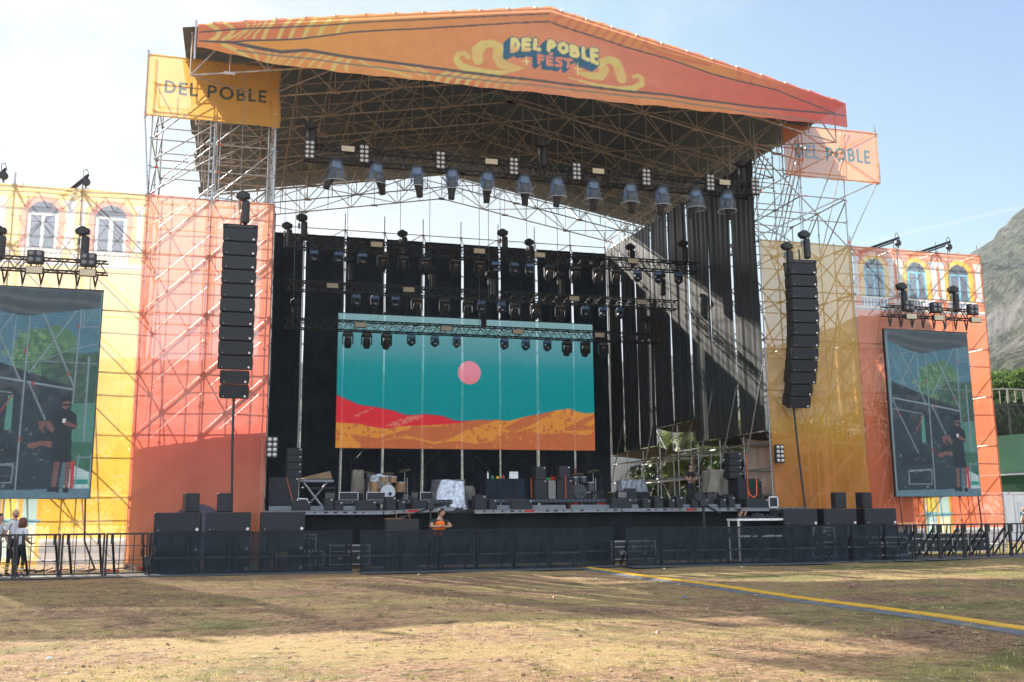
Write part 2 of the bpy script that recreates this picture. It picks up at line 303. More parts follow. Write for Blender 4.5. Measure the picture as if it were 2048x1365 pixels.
ART={'G':{'outline':((1.48,17.09),(6.36,18.05),(13.47,19.34),(17.37,18.59),(21.43,17.81),(25.48,16.96),(25.32,15.94),(23.45,15.95),(20.92,15.97),
(15.34,15.94),(11.62,15.96),(8.96,15.94),(6.41,15.93),(4.11,15.95),(2.83,16.11),(1.61,16.25)),'la':((1.55,16.8),(3.11,17.13),(5.21,17.49),(6.37,17.74),
(8.94,18.24),(11.64,18.74),(13.43,19.04)),'lb':((2.55,16.56),(3.13,16.71),(4.73,16.96),(6.38,17.41),(8.95,17.91),(12.11,18.52),(13.46,18.75),(14.08,
18.6),(16.27,18.16),(18.01,17.88),(19.78,17.49),(21.59,17.26),(22.52,17.14),(23.44,16.88),(24.94,16.47)),'lc':((1.56,16.49),(2.55,16.56),(2.99,16.51),
(4.14,16.44),(4.94,16.58),(6.4,16.52),(8.96,16.47),(12.91,16.43),(17.08,16.44),(21.54,16.37),(24.94,16.43),(25.4,16.42)),'ld':((2.75,16.31),(6.4,
16.27),(8.96,16.23),(17.08,16.26),(24.34,16.04)),'top_left':((((1.75,17.14),(2.03,17),(2.16,16.88),(2.09,16.7),(1.9,16.54)),0.139),(((2.32,17.21),
(2.53,17.1),(2.59,16.99),(2.49,16.81),(2.27,16.61)),0.106),(((2.98,17.33),(3.06,17.23),(2.99,17.07),(2.69,16.84),(2.45,16.66)),0.061),(((3.26,17.38),
(3.22,17.22),(2.95,16.95),(2.7,16.71)),0.042),(((3.44,17.4),(3.32,17.2),(3.1,16.94),(2.95,16.76)),0.042),(((3.62,17.43),(3.5,17.23),(3.3,16.97),(3.23,
16.8)),0.072),(((3.91,17.57),(3.66,17.2),(3.54,16.83)),0.12),(((4.4,17.63),(4.15,17.27),(4.03,16.89)),0.12),(((4.77,17.68),(4.52,17.32),(4.4,16.94)),
0.12),(((5.22,17.74),(4.96,17.37),(4.84,17)),0.12),(((5.7,17.81),(5.44,17.44),(5.32,17.06)),0.12),(((6.26,17.88),(6,17.51),(5.88,17.13)),0.12)),
'bot':((((2.3,16.45),(2.66,16.32),(2.97,16.19),(3.13,16.06)),0.139),(((3.01,16.48),(3.25,16.34),(3.36,16.18),(3.39,16.02)),0.089),(((3.71,16.42),(3.75,
16.26),(3.67,15.99)),0.089),(((4,16.4),(3.95,16.23),(3.8,15.98)),0.072),(((4.26,16.38),(4.11,16.19),(3.93,15.98)),0.044),(((4.44,16.4),(4.21,16.14),
(4.04,15.97)),0.039),(((4.78,16.5),(4.5,16.23),(4.3,15.98)),0.067),(((5.12,16.48),(4.89,16.28),(4.69,16)),0.072),(((5.46,16.47),(5.26,16.3),(5.05,
16.02)),0.072),(((5.78,16.48),(5.55,16.3),(5.34,16.02)),0.072),(((6.11,16.46),(5.92,16.26),(5.82,15.99)),0.139),(((6.4,16.47),(6.27,16.28),(6.28,
16.05)),0.111),(((6.73,16.44),(7.1,16.26),(7.88,16.18),(8.47,16.03)),0.085),(((8.09,16.46),(8.46,16.36),(8.84,16.13)),0.074),(((8.62,16.44),(9,16.26),
(9.11,15.99)),0.085),(((9.88,16.46),(9.42,16.15),(9.27,15.77)),0.14),(((10.23,16.47),(9.77,16.15),(9.61,15.77)),0.14),(((10.59,16.47),(10.12,16.15),
(9.96,15.77)),0.14),(((10.94,16.47),(10.47,16.16),(10.31,15.78)),0.14),(((11.3,16.48),(10.82,16.16),(10.66,15.78)),0.14),(((11.65,16.48),(11.18,16.17),
(11.02,15.78)),0.14),(((12.01,16.49),(11.53,16.17),(11.37,15.78)),0.14),(((12.37,16.49),(11.89,16.17),(11.73,15.79)),0.14),(((12.74,16.5),(12.25,
16.18),(12.09,15.79)),0.14),(((14.04,16.21),(14.53,15.93),(14.65,15.48)),0.14),(((14.54,16.24),(15.04,15.96),(15.15,15.51)),0.14),(((15.04,16.28),
(15.54,16),(15.65,15.55)),0.14),(((15.72,16.33),(16.22,16.04),(16.33,15.59)),0.14),(((16.57,16.39),(17.08,16.1),(17.19,15.65)),0.14),(((16.92,16.41),
(17.43,16.13),(17.54,15.67)),0.14)),'top_right':((((14.43,19.13),(14.13,18.7),(13.83,18.33)),0.13),(((14.79,19.07),(14.48,18.64),(14.18,18.26)),0.13),
(((15.14,19),(14.83,18.57),(14.53,18.19)),0.13),(((15.5,18.94),(15.19,18.51),(14.88,18.13)),0.13),(((15.86,18.87),(15.54,18.44),(15.24,18.06)),0.13),
(((16.21,18.8),(15.9,18.38),(15.59,17.99)),0.13),(((16.58,18.74),(16.26,18.31),(15.95,17.93)),0.13),(((16.94,18.67),(16.62,18.24),(16.31,17.86)),0.13),
(((17.3,18.61),(16.98,18.17),(16.67,17.79)),0.13),(((17.16,18.61),(17.24,18.27),(17.67,18.06),(18.55,17.95),(19.71,17.83)),0.16),(((17.6,18.53),(17.85,
18.3),(18.47,18.21),(19.45,18.13)),0.16),(((13.77,19.28),(13.93,19.09),(13.67,18.8)),0.16),(((20.98,17.76),(20.92,17.44),(21.23,17.26)),0.16),(((21.62,
17.66),(21.42,17.41),(21.5,17.2)),0.16),(((22.08,17.58),(22.15,17.27),(22.71,17.11)),0.16),(((22.45,17.58),(22.72,17.34),(23.47,17.29)),0.16),(((19.81,
18.02),(20.71,17.95),(21.62,17.61)),0.16)),'swirl':((((10.47,17.04),(10.33,17.16),(10.12,17.11),(10.05,16.88),(10.23,16.66),(10.74,16.55),(11.53,
16.56),(12.26,16.76)),(0.28,0.25,0.24,0.3,0.38,0.36,0.25,0.1)),(((10.82,16.97),(10.79,17.3),(11,17.55),(11.3,17.65),(11.58,17.52),(11.54,17.18),(11.66,
16.91),(12.1,16.82),(12.42,16.83)),(0.5,0.55,0.42,0.4,0.5,0.55,0.5,0.3,0.1)),(((15.32,17.31),(15.41,17.44),(15.75,17.57),(16,17.47),(16.12,17.19),
(16.2,16.9)),(0.3,0.35,0.4,0.5,0.55,0.5)),(((15.32,17.39),(15.53,17.16),(15.39,16.89),(14.89,16.87),(14.47,16.95)),(0.3,0.5,0.45,0.35,0.1)),(((16.66,
17.02),(16.84,17.09),(16.98,16.99),(16.97,16.77),(16.66,16.59),(16.06,16.5),(15.22,16.53),(14.14,16.7)),(0.2,0.2,0.24,0.3,0.3,0.22,0.15,0.05))),
'letters':(((12.08,17.9),(12.06,17.43)),((12.08,17.9),(12.21,17.88),(12.29,17.72),(12.23,17.53),(12.06,17.43)),((12.49,17.94),(12.47,17.53)),((12.49,
17.93),(12.7,17.94)),((12.48,17.74),(12.67,17.75)),((12.47,17.53),(12.69,17.58)),((12.92,17.97),(12.89,17.63),(13.06,17.62)),((13.44,17.98),(13.41,
17.65)),((13.44,17.98),(13.59,17.97),(13.64,17.89),(13.57,17.8),(13.42,17.77)),((13.98,17.98),(13.85,17.9),(13.83,17.75),(13.96,17.63),(14.1,17.72),
(14.1,17.89),(13.98,17.98)),((14.28,17.92),(14.29,17.59)),((14.28,17.92),(14.45,17.89),(14.49,17.81),(14.29,17.76)),((14.29,17.76),(14.5,17.73),(14.53,
17.62),(14.47,17.56),(14.29,17.59)),((14.73,17.89),(14.75,17.53),(14.91,17.47)),((15.06,17.89),(15.07,17.42)),((15.06,17.87),(15.25,17.87)),((15.07,
17.67),(15.24,17.65)),((15.07,17.45),(15.25,17.37))),'fest':(((13.03,17.4),(13.03,17.09)),((13.03,17.38),(13.21,17.38)),((13.03,17.24),(13.18,17.25)),
((13.36,17.37),(13.36,17.1)),((13.36,17.37),(13.55,17.37)),((13.36,17.23),(13.52,17.24)),((13.36,17.1),(13.55,17.1)),((13.47,17.48),(13.53,17.53)),
((13.91,17.39),(13.74,17.38),(13.7,17.29),(13.88,17.23),(13.86,17.1),(13.69,17.11)),((14.02,17.39),(14.28,17.39)),((14.16,17.39),(14.14,17.1))),
'stars':((12.57,17.1),(14.51,17.07)),'ext':(-0.18,-0.18)},'WR':{'win':(((28.01,11.51),(27.55,11.06),(28.44,11.08),(27.54,9.92),(28.43,9.89)),((30.06,
11.52),(29.61,11.08),(30.48,11.1),(29.62,9.96),(30.48,9.97)),((32.15,11.52),(31.67,11.13),(32.55,11.13),(31.65,9.97),(32.57,9.97))),'cols':(((27.03,
11.47),(27.26,11.48)),((28.71,11.57),(28.9,11.58)),((29.11,11.6),(29.36,11.61)),((30.78,11.7),(31.04,11.72)),((31.18,11.38),(31.42,11.39)),((32.91,
11.48),(33.18,11.5))),'bal':((27.36,9.89),(27.33,9.55),(27.32,9.39),(32.99,9.92),(32.95,9.54),(32.94,9.45),(32.98,9.82),(33.36,11.51)),'door':((29.45,
1.98),(30.85,1.98),(29.41,0.62),(30.67,0.61),(30.12,1),(29.39,0.43),(29.38,0.23))},'WL':{'win':(((-3.19,11.48),(-3.58,11.06),(-2.74,11.07),(-3.51,
9.98),(-2.68,9.96)),((-1.09,11.43),(-1.47,11.07),(-0.64,11.03),(-1.44,9.99),(-0.6,9.97))),'cols':(((-2.41,11.5),(-2.16,11.52)),((-1.98,11.53),(-1.83,
11.54)),((-0.25,11.41),(-0.09,11.42)),((-4.47,11.58),(-4.3,11.59))),'bal':((-3.49,9.93),(-3.47,9.62),(-3.45,9.37),(-0.37,9.89),(-0.36,9.59),(-0.34,
9.36)),'door':((-3.75,1.89),(-2.54,1.88),(-3.6,-0.07),(-2.55,-0.1),(-3.4,0.9),(-0.22,0.71),(-0.18,0.17))},'C1':((2.09,0.68),(1.4,1.39),(2.71,1.39),
(24.88,0.67),(24.31,1.14)),'MS':{'rect':((7.39,10.33),(19.48,10.3),(7.39,4.29),(19.46,4.26)),'sun':((13.41,7.8),(12.87,7.78),(13.96,7.81)),
'red':((7.33,6.64),(7.88,6.41),(8.41,6.19),(9.13,6.11),(9.49,6.05),(9.97,5.95),(10.43,5.79),(10.82,5.79),(11.37,5.84),(12.11,5.78),(12.73,5.57),(13.17,
5.56),(13.55,5.61),(13.17,5.49),(12.55,5.42),(11.62,5.35),(10.83,5.32),(10.1,5.26),(9.5,5.15),(9.08,5.23),(8.31,5.38),(7.36,5.39)),'gold':((7.36,5.39),
(8.31,5.38),(9.08,5.23),(9.5,5.15),(10.1,5.26),(10.83,5.32),(11.62,5.35),(12.55,5.42),(13.55,5.61),(14.75,5.65),(15.32,5.61),(16.03,5.82),(16.75,5.95),
(17.54,6.14),(18.2,6.24),(18.73,6.07),(19.13,6.02),(19.51,6.09),(19.46,4.26),(7.39,4.29)),'dark':(((10.71,5.3),(11.68,5.26),(11.32,5.1),(10.71,5.18),
(9.81,4.93),(9.21,4.74),(8.03,4.9),(8.21,4.67),(8.56,4.44),(8.45,4.29),(7.39,4.29),(8.57,4.29),(9.63,4.69),(10.47,4.88),(11.08,4.77),(11.75,4.59),
(12.3,4.69),(12.92,4.97),(13.42,5.22),(14.81,5.65),(13.55,5.61),(12.55,5.36),(11.81,5.29)),((11.32,4.32),(12.06,4.57),(12.92,4.67),(13.67,4.53),(14.68,
4.69),(14.94,5),(15.96,5.26),(16.75,5.65),(17.61,6.14),(16.75,5.95),(16.03,5.82),(15.71,5.63),(15,5.25),(15.58,5.07),(16.74,5.4),(16.22,5.14),(17,
5.03),(18.05,5.11),(18.98,5),(19.48,5.13),(19.46,4.26),(11.45,4.23)),((8.57,4.29),(9.21,4.56),(10.11,4.75),(10.95,4.7),(11.69,4.53),(12.92,4.29)),
((17.92,5.29),(18.73,5.69),(19.5,6.02),(19.5,5.83),(18.92,5.5),(19.49,5.38),(19.48,5.26),(17.99,5.2)),((10.71,5.27),(11.68,5.29),(11.56,5.16),(10.95,
5.09),(10.71,5.18))),'speck':(((8.07,5.67),(8.6,5.92),(8.95,6.08),(9.07,6.1),(8.48,5.71)),((9.5,5.28),(10.46,5.72),(11.25,5.82),(11.07,5.61),(10.1,
5.26)))},'SS':{'rect':((-0.02,8.48),(3.9,8.52),(0,1.91),(3.91,1.91)),'cloth_top':((-0.02,8.48),(3.9,8.52),(3.88,7.95),(3.22,7.84),(2.2,7.67),(1.85,
7.59),(1.27,7.64),(0.49,7.9),(0.05,8.1)),'mount':((0.05,8.1),(0.49,7.9),(1.27,7.64),(1.85,7.59),(2.2,7.67),(3.22,7.84),(3.88,7.95),(3.93,6.67),(3.92,
6.03),(3.33,5.8),(2.32,5.72),(1.61,5.97),(0.18,6.41)),'tree':((1.4,6.44),(1.5,6.82),(1.84,7.15),(2.28,7.22),(2.67,7.34),(3.03,7.19),(3.23,6.98),(3.25,
6.55),(3.21,5.79),(2.32,5.67),(1.78,5.87),(1.43,6.07)),'hedge':((2.25,6.2),(2.71,6.48),(3.33,6.44),(3.91,6.51),(3.9,4.9),(3.23,4.84),(2.31,5.56)),
'tent':((0.15,6.43),(1.78,5.87),(3.26,5.37),(3.28,5.26),(2.99,1.91),(0,1.91)),'green1':((3.26,4.84),(3.93,4.88),(3.89,3.66),(3.21,3.68)),
'green2':((3.3,3.65),(3.91,3.64),(3.91,2.69),(3.32,2.69)),'white':((3.35,2.95),(3.93,2.69),(3.91,2.22),(3.15,2.22)),'floor':((0,2.14),(3.93,2.22),
(3.91,1.91),(0,1.91)),'gstrip':((1.4,5.07),(1.55,5.07),(1.54,4),(1.35,4)),'man':((2.91,5.04),(3.13,5.1),(3.22,5),(3.15,4.68),(3.39,4.52),(3.44,4.07),
(3.28,4.05),(3.31,3.47),(3.33,3.02),(2.8,3),(2.73,3.67),(2.59,3.99),(2.49,4.3),(2.77,4.62),(2.97,4.7),(2.92,4.83)),'face':((2.96,4.91),(3.18,4.93),
(3.16,4.73),(3.04,4.66),(2.96,4.74)),'leg1':((2.83,3.02),(3,3.02),(2.93,2.24),(2.81,2.24)),'leg2':((3.17,3.02),(3.33,3.02),(3.29,2.24),(3.18,2.24)),
'shoe':((2.71,2.26),(3.03,2.26),(3.03,2.1),(2.69,2.11)),'shoe2':((3.14,2.24),(3.31,2.24),(3.31,2.1),(3.14,2.1)),'arm1':((2.49,4.27),(2.62,4.33),(2.79,
4.04),(2.75,3.91),(2.56,4.06)),'arm2':((3.02,4.25),(3.12,4.32),(3.43,4.16),(3.44,4.07),(3.1,4.16)),'cup':((3,4.37),(3.1,4.38),(3.07,4.25),(3,4.25)),
'sit':((2.35,4.14),(2.61,4.25),(2.74,3.99),(2.76,3.52),(2.4,3.36),(2.05,3.51),(2.31,3.72)),'sitskin':((2.31,4.3),(2.52,4.27),(2.46,3.98),(2.34,4.03)),
'sitleg':((2.04,3.59),(2.43,3.67),(2.75,3.67),(2.72,3.46),(2.42,3.54),(2.22,3.41),(2.04,3.48)),'ext':((3.33,3.05),(3.44,3.08),(3.43,2.22),(3.32,2.19)),
'case1':((0.63,2.93),(1.72,2.99),(1.69,2.37),(0.59,2.36)),'case1i':((0.68,2.86),(1.67,2.91),(1.65,2.42),(0.66,2.41)),'boxes':((0.3,3.7),(1.74,3.51),
(1.77,3.15),(0.31,3.03)),'tubes':((((0.08,8.42),(0.03,1.94)),0.09),(((1.83,7.59),(1.79,2.17)),0.07),(((3.32,7.85),(3.25,4.84)),0.07),(((0.13,7.62),
(0.78,6.26)),0.05),(((0.55,7.9),(1.69,5.55)),0.07),(((1.36,7.64),(0.57,6.31)),0.07),(((2.23,7.67),(3.26,5.37)),0.08),(((3.19,7.82),(1.93,5.79)),0.07),
(((0.18,5.75),(1.81,5.52)),0.09),(((1.9,5.5),(3.25,5.29)),0.1),(((0.15,5.67),(1.19,3.5)),0.06),(((1.96,5.45),(2.78,3.73)),0.06),(((0.15,5.33),(1.47,
5.15)),0.05),(((0.18,7.49),(1.27,7.64)),0.03),(((1.44,7.59),(1.41,6.18)),0.05),(((3.42,7.85),(3.39,7.25)),0.04),(((3.3,7.29),(3.94,7.35)),0.05),(((3.7,
7.83),(3.39,7.31)),0.03),(((2.28,6.2),(3.1,6.57),(3.94,6.79)),0.04),(((2.27,6.17),(3.87,6.13)),0.03),(((3.64,6.34),(3.64,3.66)),0.09),(((3.54,3.26),
(3.46,2.27)),0.05),(((3.88,3.26),(3.9,2.27)),0.05),(((3.43,3.17),(3.9,3.17)),0.04)),'red':((((1.52,5.1),(1.13,4.44)),0.06),(((1.78,6.53),(1.79,6.42)),
0.08),(((3.04,5.84),(3.09,5.74)),0.08),(((0.38,5.2),(0.43,5.07)),0.07),(((1.8,3.77),(1.83,3.66)),0.09),(((3.27,7.38),(3.28,7.28)),0.08),(((2.05,5.5),
(2.11,5.42)),0.09))},'LB':((0.36,16.07),(0.38,15.61),(3.75,16.15),(3.77,15.67),(24.7,16.11),(24.67,15.55),(28.21,16.22),(28.17,15.65),(3.83,15.69))}
GZ = -0.3
# ---------------------------------------------------------------- ground
def ground_mat():
    m = bpy.data.materials.new('dry_field'); m.use_nodes = True; nt = m.node_tree; nt.nodes.clear()
    o = N(nt, 'ShaderNodeOutputMaterial'); p = N(nt, 'ShaderNodeBsdfPrincipled'); p.inputs['Roughness'].default_value = .95; p.inputs['Specular IOR Level'].default_value = .1
    tcn = N(nt, 'ShaderNodeTexCoord')
    def noise(sc, det, rough=.6, strx=1):
        mpp = N(nt, 'ShaderNodeMapping'); mpp.inputs['Scale'].default_value = (strx, 1, 1); nt.links.new(tcn.outputs['Object'], mpp.inputs[0])
        n = N(nt, 'ShaderNodeTexNoise'); n.inputs['Scale'].default_value = sc; n.inputs['Detail'].default_value = det; n.inputs['Roughness'].default_value = rough
        nt.links.new(mpp.outputs[0], n.inputs['Vector']); return n.outputs[0]
    def mixc(f, a, b):
        x = N(nt, 'ShaderNodeMix', data_type='RGBA'); nt.links.new(f, x.inputs[0])
        for s_, q in ((6, a), (7, b)):
            if isinstance(q, tuple): x.inputs[s_].default_value = (*q, 1)
            else: nt.links.new(q, x.inputs[s_])
        return x.outputs[2]
    def ramp(f, a, b):
        r = N(nt, 'ShaderNodeMapRange', interpolation_type='SMOOTHSTEP'); r.inputs[1].default_value = a; r.inputs[2].default_value = b; nt.links.new(f, r.inputs[0]); return r.outputs[0]
    dirt = mixc(ramp(noise(9, 8, .7), .35, .65), (.24, .135, .072), (.54, .34, .205))
    straw = mixc(ramp(noise(30, 6, .75), .3, .7), (.31, .205, .088), (.62, .45, .215))
    green = mixc(ramp(noise(40, 6, .75), .3, .7), (.14, .13, .045), (.36, .32, .13))
    c = mixc(ramp(noise(.55, 8, .68, .6), .45, .57), dirt, straw)
    geo_ = N(nt, 'ShaderNodeSeparateXYZ'); nt.links.new(tcn.outputs['Object'], geo_.inputs[0]); gr_ = N(nt, 'ShaderNodeMapRange'); gr_.inputs[1].default_value = 8; gr_.inputs[2].default_value = 26; gr_.inputs[3].default_value = -.03; gr_.inputs[4].default_value = .07; nt.links.new(geo_.outputs[0], gr_.inputs[0])
    ga = N(nt, 'ShaderNodeMath', operation='ADD'); nt.links.new(noise(.33, 9, .72, .7), ga.inputs[0]); nt.links.new(gr_.outputs[0], ga.inputs[1])
    c = mixc(ramp(ga.outputs[0], .50, .62), c, green)
    c = mixc(ramp(noise(1.7, 10, .82), .52, .66), c, (.085, .055, .036))
    c = mixc(ramp(noise(5.5, 6, .7, 1.0), .57, .64), c, (.10, .07, .045))
    c = mixc(ramp(noise(11, 4, .6), .60, .68), c, (.62, .52, .34))
    hi = N(nt, 'ShaderNodeMapRange'); hi.inputs[1].default_value = .25; hi.inputs[2].default_value = .75; hi.inputs[3].default_value = .2; hi.inputs[4].default_value = 1.5
    nt.links.new(noise(75, 4, .8), hi.inputs[0])
    vm = N(nt, 'ShaderNodeVectorMath', operation='SCALE'); nt.links.new(c, vm.inputs[0]); nt.links.new(hi.outputs[0], vm.inputs['Scale'])
    nt.links.new(vm.outputs[0], p.inputs['Base Color'])
    b = N(nt, 'ShaderNodeBump'); b.inputs['Strength'].default_value = .9; b.inputs['Distance'].default_value = .05; nt.links.new(noise(22, 9, .8), b.inputs['Height'])
    nt.links.new(b.outputs[0], p.inputs['Normal']); nt.links.new(p.outputs[0], o.inputs[0]); return m
gm = ground_mat()
gx = np.concatenate([[-1700, -800, -200, -60], np.arange(-30, 61, .6), [100, 300, 900, 1900]]); gy = np.concatenate([[-300, -150, -60], np.arange(-36, 40, .6), [60, 120, 400, 1200, 1700]])
GX, GY = np.meshgrid(gx, gy); GZZ = np.full(GX.shape, GZ)
GZZ -= .035*((np.abs(GX-13.5) < 2.2) & (GY < -4) & (GY > -30))*(1-np.clip(np.abs(GX-13.5)-1.0, 0, 1))
near = (np.abs(GX-15) < 44) & (GY > -36) & (GY < 0)
GZZ += near*(.035*np.sin(GX*.9+np.sin(GY*.7)*2)*np.sin(GY*.8+GX*.2)-.035)*np.clip((-3-GY)/3, 0, 1)*np.clip(np.abs(GX-13.5)-1.0, 0, 1)
tag(grid_obj('ground', GX, GY, GZZ, None, gm), kind='structure')
# grass tufts: short blades over the field, growing in patches
def grass(name, n, cols_, seed, label):
    r = np.random.default_rng(seed); vs = []; fs = []
    n0 = n//11; Y = -26.5+r.random(n0)**1.5*20; X = 4+(r.random(n0)-.5)*(14+(Y+34)*1.15)+(Y+34)*.28
    k = np.sin(X*1.1+np.sin(Y*1.7)*1.5)+np.sin(Y*1.3+X*.4+seed)+r.normal(0, .8, n0)
    keep = k > .2; X = X[keep]; Y = Y[keep]; hs = .6+.9*r.random(len(X))**2; X = np.repeat(X, 11); Y = np.repeat(Y, 11); hs = np.repeat(hs, 11); n = len(X)
    X = X+r.normal(0, .035, n); Y = Y+r.normal(0, .035, n)
    a = r.random(n)*6.28; h = (.015+.035*r.random(n))*hs; w = .003+.004*r.random(n); lx = r.normal(0, .02, n); ly = r.normal(0, .02, n)
    g = GZ+.035*np.sin(X*.9+np.sin(Y*.7)*2)*np.sin(Y*.8+X*.2)-.037
    V = np.stack([np.stack([X-np.cos(a)*w, Y-np.sin(a)*w, g], -1), np.stack([X+np.cos(a)*w, Y+np.sin(a)*w, g], -1), np.stack([X+lx, Y+ly, g+h], -1)], 1).reshape(-1, 3)
    me = bpy.data.meshes.new(name); me.from_pydata(V.tolist(), [], np.arange(3*n).reshape(-1, 3).tolist())
    me.materials.append(mat(name+'_blade', cols_, .8, 0, .55, 5, .2, translu=.3)); tag(obj(name, me), label, None, None, 'stuff')
grass('dry_grass', 120000, (.55, .42, .22), 1, 'short dry straw coloured grass over the field')
grass('green_grass', 60000, (.30, .30, .09), 5, 'short green grass in patches on the field')

def gh(x, y): return GZ+(.035*math.sin(x*.9+math.sin(y*.7)*2)*math.sin(y*.8+x*.2)-.035)*min(1, max(0, (-3-y)/3))
rs = np.random.default_rng(31); V = []; F = []
for k in range(5200):
    y = -26.5+rs.random()**1.4*20; x = 4+(rs.random()-.5)*(14+(y+34)*1.15)+(y+34)*.28; s = rs.uniform(.008, .028)*(1+1.2*(rs.random() > .95)); z = gh(x, y); b_ = len(V); a = rs.random()*6.28; c_, s_ = math.cos(a)*s, math.sin(a)*s
    V += [(x-c_, y-s_, z), (x+s_*.5, y-c_*.5, z+s*.15), (x+c_, y+s_, z), (x-s_*.5, y+c_*.5, z+s*.1), (x, y, z+s*.45)]; F += [(b_, b_+1, b_+4), (b_+1, b_+2, b_+4), (b_+2, b_+3, b_+4), (b_+3, b_, b_+4)]
me = bpy.data.meshes.new('debris'); me.from_pydata(V, [], F); me.materials.append(mat('brown_debris', (.14, .09, .055), .9, 0, .5, 2)); tag(obj('leaf_debris', me), 'small brown leaves and clods scattered over the field', None, None, 'stuff')
# ---------------------------------------------------------------- mountain and far ground
def rock_mat():
    m = bpy.data.materials.new('mountain_rock_and_scrub'); m.use_nodes = True; nt = m.node_tree; nt.nodes.clear()
    o = N(nt, 'ShaderNodeOutputMaterial'); p = N(nt, 'ShaderNodeBsdfPrincipled'); p.inputs['Roughness'].default_value = .95; p.inputs['Specular IOR Level'].default_value = .1
    tcn = N(nt, 'ShaderNodeTexCoord'); geo = N(nt, 'ShaderNodeNewGeometry')
    def noise(sc, det, r=.6):
        n = N(nt, 'ShaderNodeTexNoise'); n.inputs['Scale'].default_value = sc; n.inputs['Detail'].default_value = det; n.inputs['Roughness'].default_value = r; nt.links.new(tcn.outputs['Object'], n.inputs['Vector']); return n.outputs[0]
    sx = N(nt, 'ShaderNodeSeparateXYZ'); nt.links.new(geo.outputs['Normal'], sx.inputs[0])
    mpz = N(nt, 'ShaderNodeMapping'); mpz.inputs['Scale'].default_value = (1, 1, 2.2); mpz.inputs['Rotation'].default_value = (R(14), R(-10), 0); nt.links.new(tcn.outputs['Object'], mpz.inputs[0])
    bz = N(nt, 'ShaderNodeTexNoise'); bz.inputs['Scale'].default_value = .011; bz.inputs['Detail'].default_value = 11; bz.inputs['Roughness'].default_value = .72; nt.links.new(mpz.outputs[0], bz.inputs['Vector'])
    st = N(nt, 'ShaderNodeMapRange', interpolation_type='SMOOTHSTEP'); st.inputs[1].default_value = .60; st.inputs[2].default_value = .50; nt.links.new(bz.outputs[0], st.inputs[0])
    sp = N(nt, 'ShaderNodeMapRange', interpolation_type='SMOOTHSTEP'); sp.inputs[1].default_value = .46; sp.inputs[2].default_value = .52; nt.links.new(noise(.13, 8, .9), sp.inputs[0])
    a = N(nt, 'ShaderNodeMix', data_type='RGBA'); a.inputs[6].default_value = (.17, .17, .11, 1); a.inputs[7].default_value = (.018, .036, .014, 1); nt.links.new(sp.outputs[0], a.inputs[0])
    r2 = N(nt, 'ShaderNodeMix', data_type='RGBA'); r2.inputs[6].default_value = (.05, .052, .058, 1); r2.inputs[7].default_value = (.40, .37, .33, 1); r3 = N(nt, 'ShaderNodeMapRange'); r3.inputs[1].default_value = .35; r3.inputs[2].default_value = .65; nt.links.new(noise(.09, 12, .85), r3.inputs[0]); nt.links.new(r3.outputs[0], r2.inputs[0])
    b = N(nt, 'ShaderNodeMix', data_type='RGBA'); nt.links.new(st.outputs[0], b.inputs[0]); nt.links.new(r2.outputs[2], b.inputs[6]); nt.links.new(a.outputs[2], b.inputs[7])
    nt.links.new(b.outputs[2], p.inputs['Base Color'])
    bm = N(nt, 'ShaderNodeBump'); bm.inputs['Strength'].default_value = 1; bm.inputs['Distance'].default_value = 16; nt.links.new(noise(.05, 14, .8), bm.inputs['Height']); nt.links.new(bm.outputs[0], p.inputs['Normal'])
    nt.links.new(p.outputs[0], o.inputs[0]); return m
from mathutils import noise as mnoise
def mountain(name, prof, r0, r1, r2, na, nr, seed, amp):
    az = np.linspace(prof[0][0], prof[-1][0], na); pa = [a for a, _ in prof]; pt = [t for _, t in prof]
    rr = r0+(r2-r0)*np.linspace(0, 1, nr)
    A, RR = np.meshgrid(az, rr); uu = np.clip((RR-r0)/(r1-r0), 0, 1)
    warp = 2.6*np.sin(uu*5+A*.35+seed)+1.5*np.sin(uu*11+A*.9)+.8*np.sin(uu*23+A*1.7+seed); T = np.interp(A+warp*(1-uu)**.8*uu**.3*1.2, pa, pt)
    X = 3.2+RR*np.sin(np.radians(A)); Y = -34+RR*np.cos(np.radians(A))
    u = np.clip((RR-r0)/(r1-r0), 0, 1); H = T*r1*(u**1.25)
    dn = np.clip((RR-r1)/(r2-r1), 0, 1); H = np.where(RR > r1, T*r1*(1-.3*dn), H)
    D = np.zeros(X.shape)
    for i in range(X.shape[0]):
        for j in range(X.shape[1]):
            q = Vector((X[i, j]*.006, Y[i, j]*.006, seed))
            D[i, j] = mnoise.ridged_multi_fractal(q, 1.0, 2.1, 6, 1.0, 2.0)-1.1 + .5*mnoise.fractal(q*4, 1, 2, 4)
    H = H+D*amp*u*(H > 0)*np.clip((1.02-u)*6+.10, 0, 1)
    H = GZ+1.2+np.maximum(H, -1.4)
    tag(grid_obj(name, X, Y, H, None, rock, smooth=False), kind='structure')
rock = rock_mat()
mountain('mountain', [(-12, .10), (-7, .152), (-3, .155), (1, .157), (8, .15), (20, .150), (27, .158), (30.2, .167), (35, .185), (37.2, .202), (39.1, .223), (40.4, .24), (41.2, .250), (42.1, .257), (42.4, .267), (42.75, .269), (43.2, .279), (43.7, .283), (46, .335), (52, .42), (60, .38)], 420, 1000, 1300, 420, 120, 3.3, 26)
mountain('hillside', [(30, .02), (36, .06), (40, .112), (41.3, .134), (42.2, .150), (43.1, .163), (46, .2), (52, .22), (60, .2)], 230, 470, 620, 200, 60, 8.1, 9)

